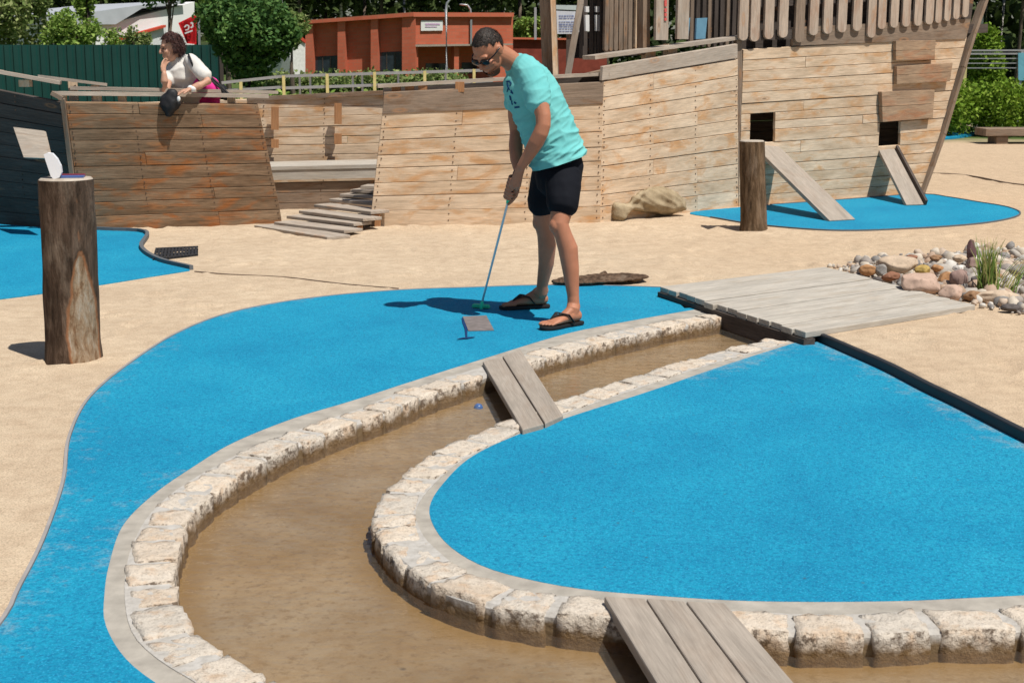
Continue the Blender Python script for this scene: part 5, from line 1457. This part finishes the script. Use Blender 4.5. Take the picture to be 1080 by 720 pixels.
def strands(bmh,keepsrc,n,ln,wd,seed,flow,H):
    """short hairs growing out of the hair mass"""
    rg=random.Random(seed); fs=[f_ for f_ in bmh.faces]; base=[]
    for _ in range(n):
        f_=rg.choice(fs); p=f_.calc_center_median(); nn=f_.normal
        if nn.dot(p-H)<0: continue
        base.append((p.copy(),nn.copy()))
    for p,nn in base:
        t=(V(flow)-nn*V(flow).dot(nn)); t=t.normalized() if t.length>.01 else V((0,0,-1))
        dv=(nn*rg.uniform(.35,.8)+t*rg.uniform(.5,1)+V((rg.gauss(0,.3),rg.gauss(0,.3),rg.gauss(0,.3)))).normalized(); s=dv.cross(nn).normalized()*wd
        L=ln*rg.uniform(.5,1.2); vs_=[bmh.verts.new(p-s),bmh.verts.new(p+s),bmh.verts.new(p+dv*L)]
        bmh.faces.new(vs_)
# ---------------------------------------------------------------- man
heelL,toeL=G(612,342),G(572,348.5)
heelR,toeR=G(578,324.5),G(528,326.5)
man=thing('person','man in turquoise T-shirt, black shorts, sunglasses and flip-flops bending over a putter','person',V(((heelL.x+toeR.x)/2,(heelL.y+toeR.y)/2,0)))
skin=skinmat('tanned_skin',(.41,.175,.10))
hair=Mat('short_dark_hair',.6,.4); cc=hair.coord('Object',(1,1,1)); hair.color(hair.ramp(hair.noise(cc,90,4),[(.35,(.010,.007,.005)),(.7,(.040,.025,.017))])); hair.bump(hair.noise(cc,160,3),.8,.004)
bm=bmesh.new()
Hc=W(515.5,54,8.16); f,u,l=hframe((-.48,-.60,-.76),(-.40,-.46,.80))
nk=W(550,74,8.27)
head(bm,Hc,f,u,l,nk,.057)
# torso (under the shirt)
tube(bm,[W(549,75,8.27),W(557,90,8.27),W(568,112,8.27),W(579,138,8.27),W(588,165,8.27),W(589,182,8.27)],[(.08,.10),(.105,.155),(.115,.155),(.10,.13),(.10,.13),(.09,.12)],side=(0,1,0),seg=24)
# legs
tube(bm,[W(595,184,8.18),W(595,200,8.14),W(593,218,8.10),W(590,237,8.06),W(594,248,8.055),W(599,262,8.055),W(602,285,8.05),W(604.5,312,8.045),W(605,326,8.04)],[(.070,.070),(.074,.074),(.067,.067),(.053,.056),(.050,.052),(.057,.056),(.048,.048),(.034,.035),(.036,.038)],side=(0,1,0),seg=22)
ellip(bm,W(585.5,238,8.05),V((.036,0,0)),V((0,.042,0)),V((0,0,.044)),3)
tube(bm,[W(579,184,8.36),W(575,200,8.37),W(572.5,216,8.39),W(572,235,8.41),W(575,246,8.43),W(577,258,8.45),W(576,278,8.49),W(572,300,8.53),W(571.5,309,8.55)],[(.070,.070),(.074,.074),(.066,.067),(.052,.055),(.049,.052),(.055,.055),(.047,.047),(.034,.035),(.036,.037)],side=(0,1,0),seg=22)
ellip(bm,W(567.5,235,8.40),V((.034,0,0)),V((0,.040,0)),V((0,0,.044)),3)
foot(bm,W(605,322,8.04),heelL,toeL,hand=1); foot(bm,W(572,306,8.55),heelR,toeR,hand=-1)
# putter line
head_p=G(507.5,322.5,.03); s_top=W(544,181,8.13)
axp=(s_top-head_p).normalized()
pt=lambda y: (lambda t: head_p.lerp(s_top,t))((322.5-y)/(322.5-181))
# arms
wl=W(549.5,176,8.06); wr=W(547,181,8.22)
tube(bm,[W(560,78,8.12),W(566,96,8.06),W(570.5,112,8.02),W(573,123,8.0),W(573,132,7.99),W(570.5,140,7.99),W(565.5,150,8.005),W(558.5,162,8.035),wl],[.050,.052,.048,.043,.042,.043,.043,.036,.026],side=(0,1,0),seg=16)
tube(bm,[W(546,84,8.42),W(545,102,8.45),W(544,122,8.46),W(545,140,8.45),W(544,154,8.38),W(544.5,168,8.30),wr],[.062,.054,.047,.041,.042,.036,.026],side=(0,1,0),seg=16)
grip_hand(bm,wl,pt(196.5),axp,V((.35,-1,0)),-1)
grip_hand(bm,wr,pt(206.5),axp,V((.45,1,0)),1)
bb_=remesh(bm,.0042,2)
obj('body',bb_,skin,man,smooth=True)
# hair, darker patch around the chin and jaw, sunglasses
kp=lambda d: (d.z>.52+.08*mnoise.noise(d*7) or (d.x<.30 and d.z>.12 and not(abs(d.y)>.8 and d.x>-.1 and d.z<.25)) or (d.x<-.25 and d.z>-.42)) and not (d.x>.55 and d.z<.66)
hb=shell(Hc,f,u,l,(-.012,0,.025),.098,.078,.095,kp,lambda d:.015+.03*mnoise.noise(d*9)+.02*mnoise.noise(d*25),thick=-.008); hb.normal_update(); strands(hb,None,5000,.012,.0011,3,f*.6-u*.2,Hc)
obj('hair',hb,hair.m,man,smooth=True)
kb=lambda d: d.x>.15 and d.z<-.15 and not (d.x>.75 and -.32<d.z<.0 and abs(d.y)<.45) and (d.z<-.42 or abs(d.y)>.62 or (d.x>.8 and d.z<-.02))
bt=Mat('dark_chin',.9,.1); bt.color((.13,.065,.04))
obj('chin_patch',shell(Hc,f,u,l,(.032,0,-.060),.072,.056,.073,kb,lambda d:.02+.02*mnoise.noise(d*14),thick=-.004),bt.m,man,smooth=True)
sgm=Mat('black_glossy_lens',.2,.25); sgm.color((.008,.008,.01))
bm=bmesh.new()
for s in (-1,1):
    ellip(bm,Hc+f*.096+l*(s*.033)+u*.006,f*.010+l*(-.006*s),l*.031,u*.021,3)
    tube(bm,[Hc+f*.088+l*(s*.062)+u*.014,Hc+f*.05+l*(s*.080)+u*.016,Hc-f*.005+l*(s*.087)+u*.018],[.0045,.004,.004],seg=8)
tube(bm,[Hc+f*.106-l*.012+u*.010,Hc+f*.108+l*.012+u*.010],[.004,.004],seg=8)
fixn(bm); obj('sunglasses',bm,sgm.m,man,smooth=True)
# T-shirt
bm=bmesh.new()
tube(bm,[W(545.5,70.5,8.27),W(549,75,8.27),W(553.5,84,8.27),W(564,104,8.27),W(575.5,131,8.27),W(584,153,8.27),W(593,182,8.27)],[(.078,.085),(.110,.135),(.142,.185),(.160,.19),(.156,.175),(.160,.182),(.168,.205)],side=(0,1,0),seg=32)
tube(bm,[W(553,72,8.2),W(560,80,8.12),W(564,92,8.08),W(567.5,107,8.04)],[(.080,.075),(.085,.080),(.080,.076),(.078,.073)],side=(0,1,0),seg=20)
tube(bm,[W(546,76,8.38),W(545,92,8.43),W(544,108,8.46)],[(.066,.07),(.070,.072),(.074,.072)],side=(0,1,0),seg=20)
def wr_(p,n):
    q=V((p.x+p.z*.35,p.y*.6,p.z-p.x*.5))
    low=max(0,min(1,(1.35-p.z)/.35))
    r1=1-abs(mnoise.noise(V((q.x*5,q.y*4,q.z*13)))); r2=1-abs(mnoise.noise(V((q.x*9+3,q.y*7,q.z*24))))
    return .014*(r1**4-.4)*(.45+low*.8)+.008*(r2**3-.4)*(.5+low)+.004*mnoise.noise(p*8)
ts=remesh(bm,.0065,3,wr_)
hA,hB=W(559,181,8.27),W(619,162,8.27); hn=(hB-hA).cross(V((0,1,0))).normalized()
if hn.z>0: hn=-hn
bmesh.ops.bisect_plane(ts,geom=ts.verts[:]+ts.edges[:]+ts.faces[:],plane_co=(hA+hB)/2,plane_no=hn,clear_outer=True)
m=Mat('turquoise_cotton',.9,.1); co=m.coord('Object'); m.color(m.ramp(m.noise(co,6,4),[(.3,(.135,.46,.46)),(.7,(.18,.53,.52))])); m.bump(m.noise(co,220,2),.25,.002)
tb_=BVHTree.FromBMesh(ts)
shirt=obj('t_shirt',ts,m.m,man,smooth=True)
# faint dark print on the chest
def stroke(bm,pts,w_):
    P3=[]
    for x,y in pts:
        d=ray(x,y); h_,n_,_,_=tb_.ray_cast(CAM,d.normalized())
        if h_ is None: return
        P3.append((h_+n_*.003,n_))
    for (a,na),(b,nb2) in zip(P3,P3[1:]):
        if (a-b).length>.08: continue
        s=(b-a).cross(na).normalized()*w_/2; q=[a-s,b-s,b+s,a+s]
        hexa(bm,[x-na*.002 for x in q]+[x+na*.0008 for x in q])
bm=bmesh.new()
for pts,w_ in (([(534.5,86.5),(537.5,86),(539.5,88.5),(538,91)],.009),([(535,88),(536.5,93),(539.5,97.5)],.010),([(536,94),(535,97)],.008),([(539,95),(541,99)],.010),([(538,101),(539,106)],.011),([(540,106.5),(540.5,110.5)],.010),([(542.5,108),(544.5,109)],.012),([(543,113.5),(548,113)],.010)): stroke(bm,pts,w_)
if len(bm.faces): fixn(bm); obj('print',bm,plain('navy_print',(.015,.06,.16),.8,.1),shirt)
# shorts
bm=bmesh.new()
tube(bm,[W(588,162,8.27),W(590,176,8.27),W(589,188,8.27)],[(.125,.135),(.140,.158),(.136,.165)],side=(0,1,0),seg=28)
tube(bm,[W(592,179,8.24),W(593.5,188,8.19),W(594.5,200,8.14),W(593.5,214,8.10)],[(.10,.11),(.108,.112),(.102,.104),(.096,.102)],side=(0,1,0),seg=24)
tube(bm,[W(581,179,8.31),W(578,188,8.36),W(575,200,8.38),W(572,213,8.40)],[(.10,.11),(.106,.112),(.098,.104),(.092,.102)],side=(0,1,0),seg=24)
sh=remesh(bm,.007,3,lambda p,n:.008*mnoise.noise(V((p.x*7,p.y*7,p.z*5)))+.003*mnoise.noise(p*26))
m=Mat('black_nylon',.85,.12); m.color((.008,.009,.013)); m.bump(m.noise(m.coord('Object'),60,3),.2,.003)
obj('shorts',sh,m.m,man,smooth=True)
blk=plain('black_foam_rubber',(.015,.014,.014),.7,.3)
flipflop(man,heelL,toeL,blk,1); flipflop(man,heelR,toeR,blk,-1)
# putter
root=thing('putter','slim steel putter with green head held by the man, head on the blue green','putter',V((head_p.x,head_p.y,0)))
gp_=plain('green_plastic',(.03,.62,.34),.45,.4,0,.05)
bm=bmesh.new(); tube(bm,[head_p-axp*.004,pt(208)],[.0062,.0075],seg=10); fixn(bm)
mm=Mat('chromed_steel',.3,.5); mm.color((.62,.62,.66)); mm.b.inputs['Metallic'].default_value=.7; obj('shaft',bm,mm.m,root,smooth=True)
bm=bmesh.new(); tube(bm,[pt(212),pt(203)],[.011,.013],seg=12); fixn(bm); gr_=obj('grip_end',bm,gp_,root,smooth=True)
bm=bmesh.new(); tube(bm,[pt(204),pt(182)],[.0135,.015],seg=12); fixn(bm); obj('grip',bm,blk,root,smooth=True)
bm=bmesh.new(); a=G(497,324.5,.004); b=G(516,325.5,.004); d=(b-a); n=V((-d.y,d.x,0)).normalized()
hexa(bm,[a+n*.002,b+n*.002,b+n*.038,a+n*.038]+[a+V((.004,0,.022)),b+V((-.004,0,.022)),b+n*.030+V((-.006,0,.024)),a+n*.030+V((.006,0,.024))]); fixn(bm)
obj('putter_head',bm,gp_,root,bevel=.006)
bm=bmesh.new(); q=head_p; tube(bm,[q+V((0,0,-.012)),q+axp*.03],[.011,.009],seg=10); fixn(bm); obj('hosel',bm,gp_,root,smooth=True)
DW=.72
def Ww(x,y,Y): return W(x,y,Y+DW)
# ---------------------------------------------------------------- woman
wom=thing('person','woman with short auburn hair in white T-shirt leaning on the ship rail, hand at chin','person',V((Ww(222,100,12.8).x,12.8+DW,0)))
wskin=skinmat('warm_skin',(.50,.28,.19))
bm=bmesh.new(); Hw=Ww(181,50.5,12.42); f,u,l=hframe((-.86,-.46,-.20),(-.12,-.05,1))
nk=Ww(190,67,12.50); head(bm,Hw,f,u,l,nk,.048)
tube(bm,[Ww(190,66,12.5),Ww(193,74,12.5),Ww(196,88,12.53),Ww(203,104,12.62),Ww(212,118,12.72)],[(.07,.08),(.12,.155),(.12,.14),(.11,.13),(.13,.155)],side=(0,1,0),seg=20)
for dy in (-.09,.09): tube(bm,[Ww(213,118,12.72+dy),Ww(215,160,12.8+dy),V((Ww(217,120,12.85).x,12.85+DW+dy,.08))],[.085,.058,.04],seg=14)
we=Ww(219,86.5,12.19); ww=Ww(200.5,94.2,12.09)
tube(bm,[Ww(205,66,12.36),Ww(213,76,12.26),we,Ww(210,90.5,12.13),ww],[.048,.044,.038,.036,.025],side=(0,1,0),seg=14)
open_hand(bm,ww,Ww(186,98,12.04),(0,1,.2),(-.2,-.3,-1),1,.9)
re=Ww(174.5,95.5,12.16); rw=Ww(173,78,12.15)
tube(bm,[Ww(184,72,12.6),Ww(178,84,12.4),re,Ww(173.5,86,12.15),rw],[.048,.043,.037,.035,.024],side=(0,1,0),seg=14)
open_hand(bm,rw,Ww(171.5,63,12.22),(.3,1,0),(.8,.3,.3),1,.9)
obj('body',remesh(bm,.0062,2),wskin,wom,smooth=True)
hm=Mat('auburn_hair',.6,.4); cc=hm.coord('Object',(1,1,1)); hm.color(hm.ramp(hm.noise(cc,50,4),[(.35,(.022,.008,.007)),(.7,(.085,.028,.02))])); hm.bump(hm.noise(cc,90,3),.9,.008)
kw=lambda d:(d.z>.35 or d.x<.25) and not (d.x>.6 and d.z<.62) and not (d.z<-.55 and d.x>-.2)
hb=shell(Hw,f,u,l,(-.012,0,.015),.108,.092,.112,kw,lambda d:.03+.09*mnoise.noise(d*4)+.05*mnoise.noise(d*11),thick=-.012); hb.normal_update(); strands(hb,None,5000,.035,.0022,4,-u+f*.2,Hw)
obj('hair',hb,hm.m,wom,smooth=True)
for s in (-1,1):
    bm=bmesh.new(); ellip(bm,Hw+f*.090+l*(s*.031)+u*.008,f*.008,l*.013,u*.006,2); fixn(bm); obj('eye',bm,plain('dark_eye',(.03,.02,.02),.3,.5),wom,smooth=True)
bm=bmesh.new()
tube(bm,[Ww(190.5,66.5,12.5),Ww(193,72,12.5),Ww(195,80,12.5),Ww(195,92,12.52),Ww(201,104,12.62)],[(.095,.10),(.145,.175),(.158,.18),(.160,.165),(.16,.165)],side=(0,1,0),seg=26)
tube(bm,[Ww(201,64,12.38),Ww(208,71,12.30),Ww(216,80.5,12.23)],[(.065,.065),(.066,.068),(.068,.066)],side=(0,1,0),seg=18)
tube(bm,[Ww(185,70,12.6),Ww(181,77,12.48),Ww(177,86,12.36)],[.065,.066,.064],side=(0,1,0),seg=18)
tw=remesh(bm,.009,3,lambda p,n:.009*mnoise.noise(V((p.x*6,p.y*6,p.z*13)))+.004*mnoise.noise(p*24))
obj('t_shirt',tw,plain('white_cotton',(.62,.60,.56),.9,.1,0,.05),wom,smooth=True)
bm=bmesh.new()
tube(bm,[Ww(205,93,12.46),Ww(214,90,12.42),Ww(223,90,12.52),Ww(228,97,12.6)],[(.06,.08),(.085,.11),(.075,.12),(.05,.09)],side=(0,1,0),seg=18)
tube(bm,[Ww(213,106,12.68),Ww(214,122,12.75)],[(.17,.19),(.16,.18)],side=(0,1,0),seg=18)
pj=remesh(bm,.010,2,lambda p,n:.012*mnoise.noise(p*13)); obj('jacket',pj,plain('magenta_cloth',(.70,.045,.28),.85,.1,0,.08),wom,smooth=True,label='magenta jacket around her waist')
bm=bmesh.new()
for dy in (-.09,.09): tube(bm,[Ww(213,120,12.72+dy),Ww(215,162,12.8+dy),V((Ww(217,120,12.85).x,12.85+DW+dy,.06))],[.105,.08,.065],seg=16)
fixn(bm); obj('trousers',bm,plain('dark_trousers',(.02,.022,.03),.9,.1),wom,smooth=True)
for dy in (-.09,.09):
    bm=bmesh.new(); p=V((Ww(217,120,12.85).x,12.85+DW+dy,.0)); tube(bm,[p+V((.05,0,.045)),p+V((-.06,0,.045)),p+V((-.16,0,.032))],[(.045,.045),(.048,.045),(.04,.028)],side=(0,0,1),seg=14); fixn(bm); obj('shoe',bm,plain('dark_shoe',(.03,.03,.03),.6,.3),wom,smooth=True)
bm=bmesh.new(); tube(bm,[ww.lerp(we,.10)+V((-.012,0,.0)),ww.lerp(we,.10)+V((.014,0,-.004))],[.030,.030],seg=14); fixn(bm); obj('bracelet',bm,MT['white'],wom,smooth=True)
# bags
bkm=plain('black_nylon_bag',(.014,.014,.016),.6,.3,0,.3,30)
root=thing('camera_bag','black camera bag dangling from the woman\'s hand over the rail','bag',Ww(180,119,12.0))
bm=bmesh.new(); yb_=Bt.y+.345-.72; tube(bm,[Ww(182,99,yb_),Ww(180,106,yb_),Ww(178,113,yb_),Ww(178,120,yb_)],[(.055,.045),(.095,.06),(.085,.06),(.035,.04)],side=(0,1,0),seg=18)
obj('pouch',remesh(bm,.009,1,lambda p,n:.006*mnoise.noise(p*25)),bkm,root,smooth=True)
bm=bmesh.new(); ellip(bm,Ww(188.5,104.5,yb_-.06),V((.016,0,0)),V((0,.012,0)),V((0,0,.024)),2); fixn(bm); obj('white_tag',bm,MT['white'],root,smooth=True)
bm=bmesh.new(); tube(bm,[Ww(177,104,yb_),Ww(180,98,yb_+.01),Ww(186,97,yb_+.0),Ww(188,103,yb_)],[.008]*4,seg=6); fixn(bm); obj('handle',bm,bkm,root)
root=thing('shoulder_bag','black bag with thin straps hanging behind the woman\'s hip at the rail','bag',Ww(234,100,12.62))
bm=bmesh.new(); tube(bm,[Ww(226,96,12.66),Ww(234,97,12.66),Ww(239,101,12.66)],[(.05,.06),(.07,.07),(.05,.05)],side=(0,1,0),seg=16)
obj('pouch',remesh(bm,.010,1,lambda p,n:.008*mnoise.noise(p*20)),bkm,root,smooth=True)
for q in (((220,79),(228,86),(243,101)),((224,87),(233,92),(243,106)),((221,82),(234,95),(240,104))):
    bm=bmesh.new(); tube(bm,[Ww(x,y,12.42) for x,y in q],[.010]*3,seg=6); fixn(bm); obj('strap',bm,bkm,root)
bm=bmesh.new()
pts=[(199,58,12.33),(202,66,12.24),(205,74,12.25),(209,83,12.32),(213,89,12.35)]
tube(bm,[Ww(x,y,Y) for x,y,Y in pts],[.010]*5,seg=8); fixn(bm); obj('strap',bm,bkm,root)
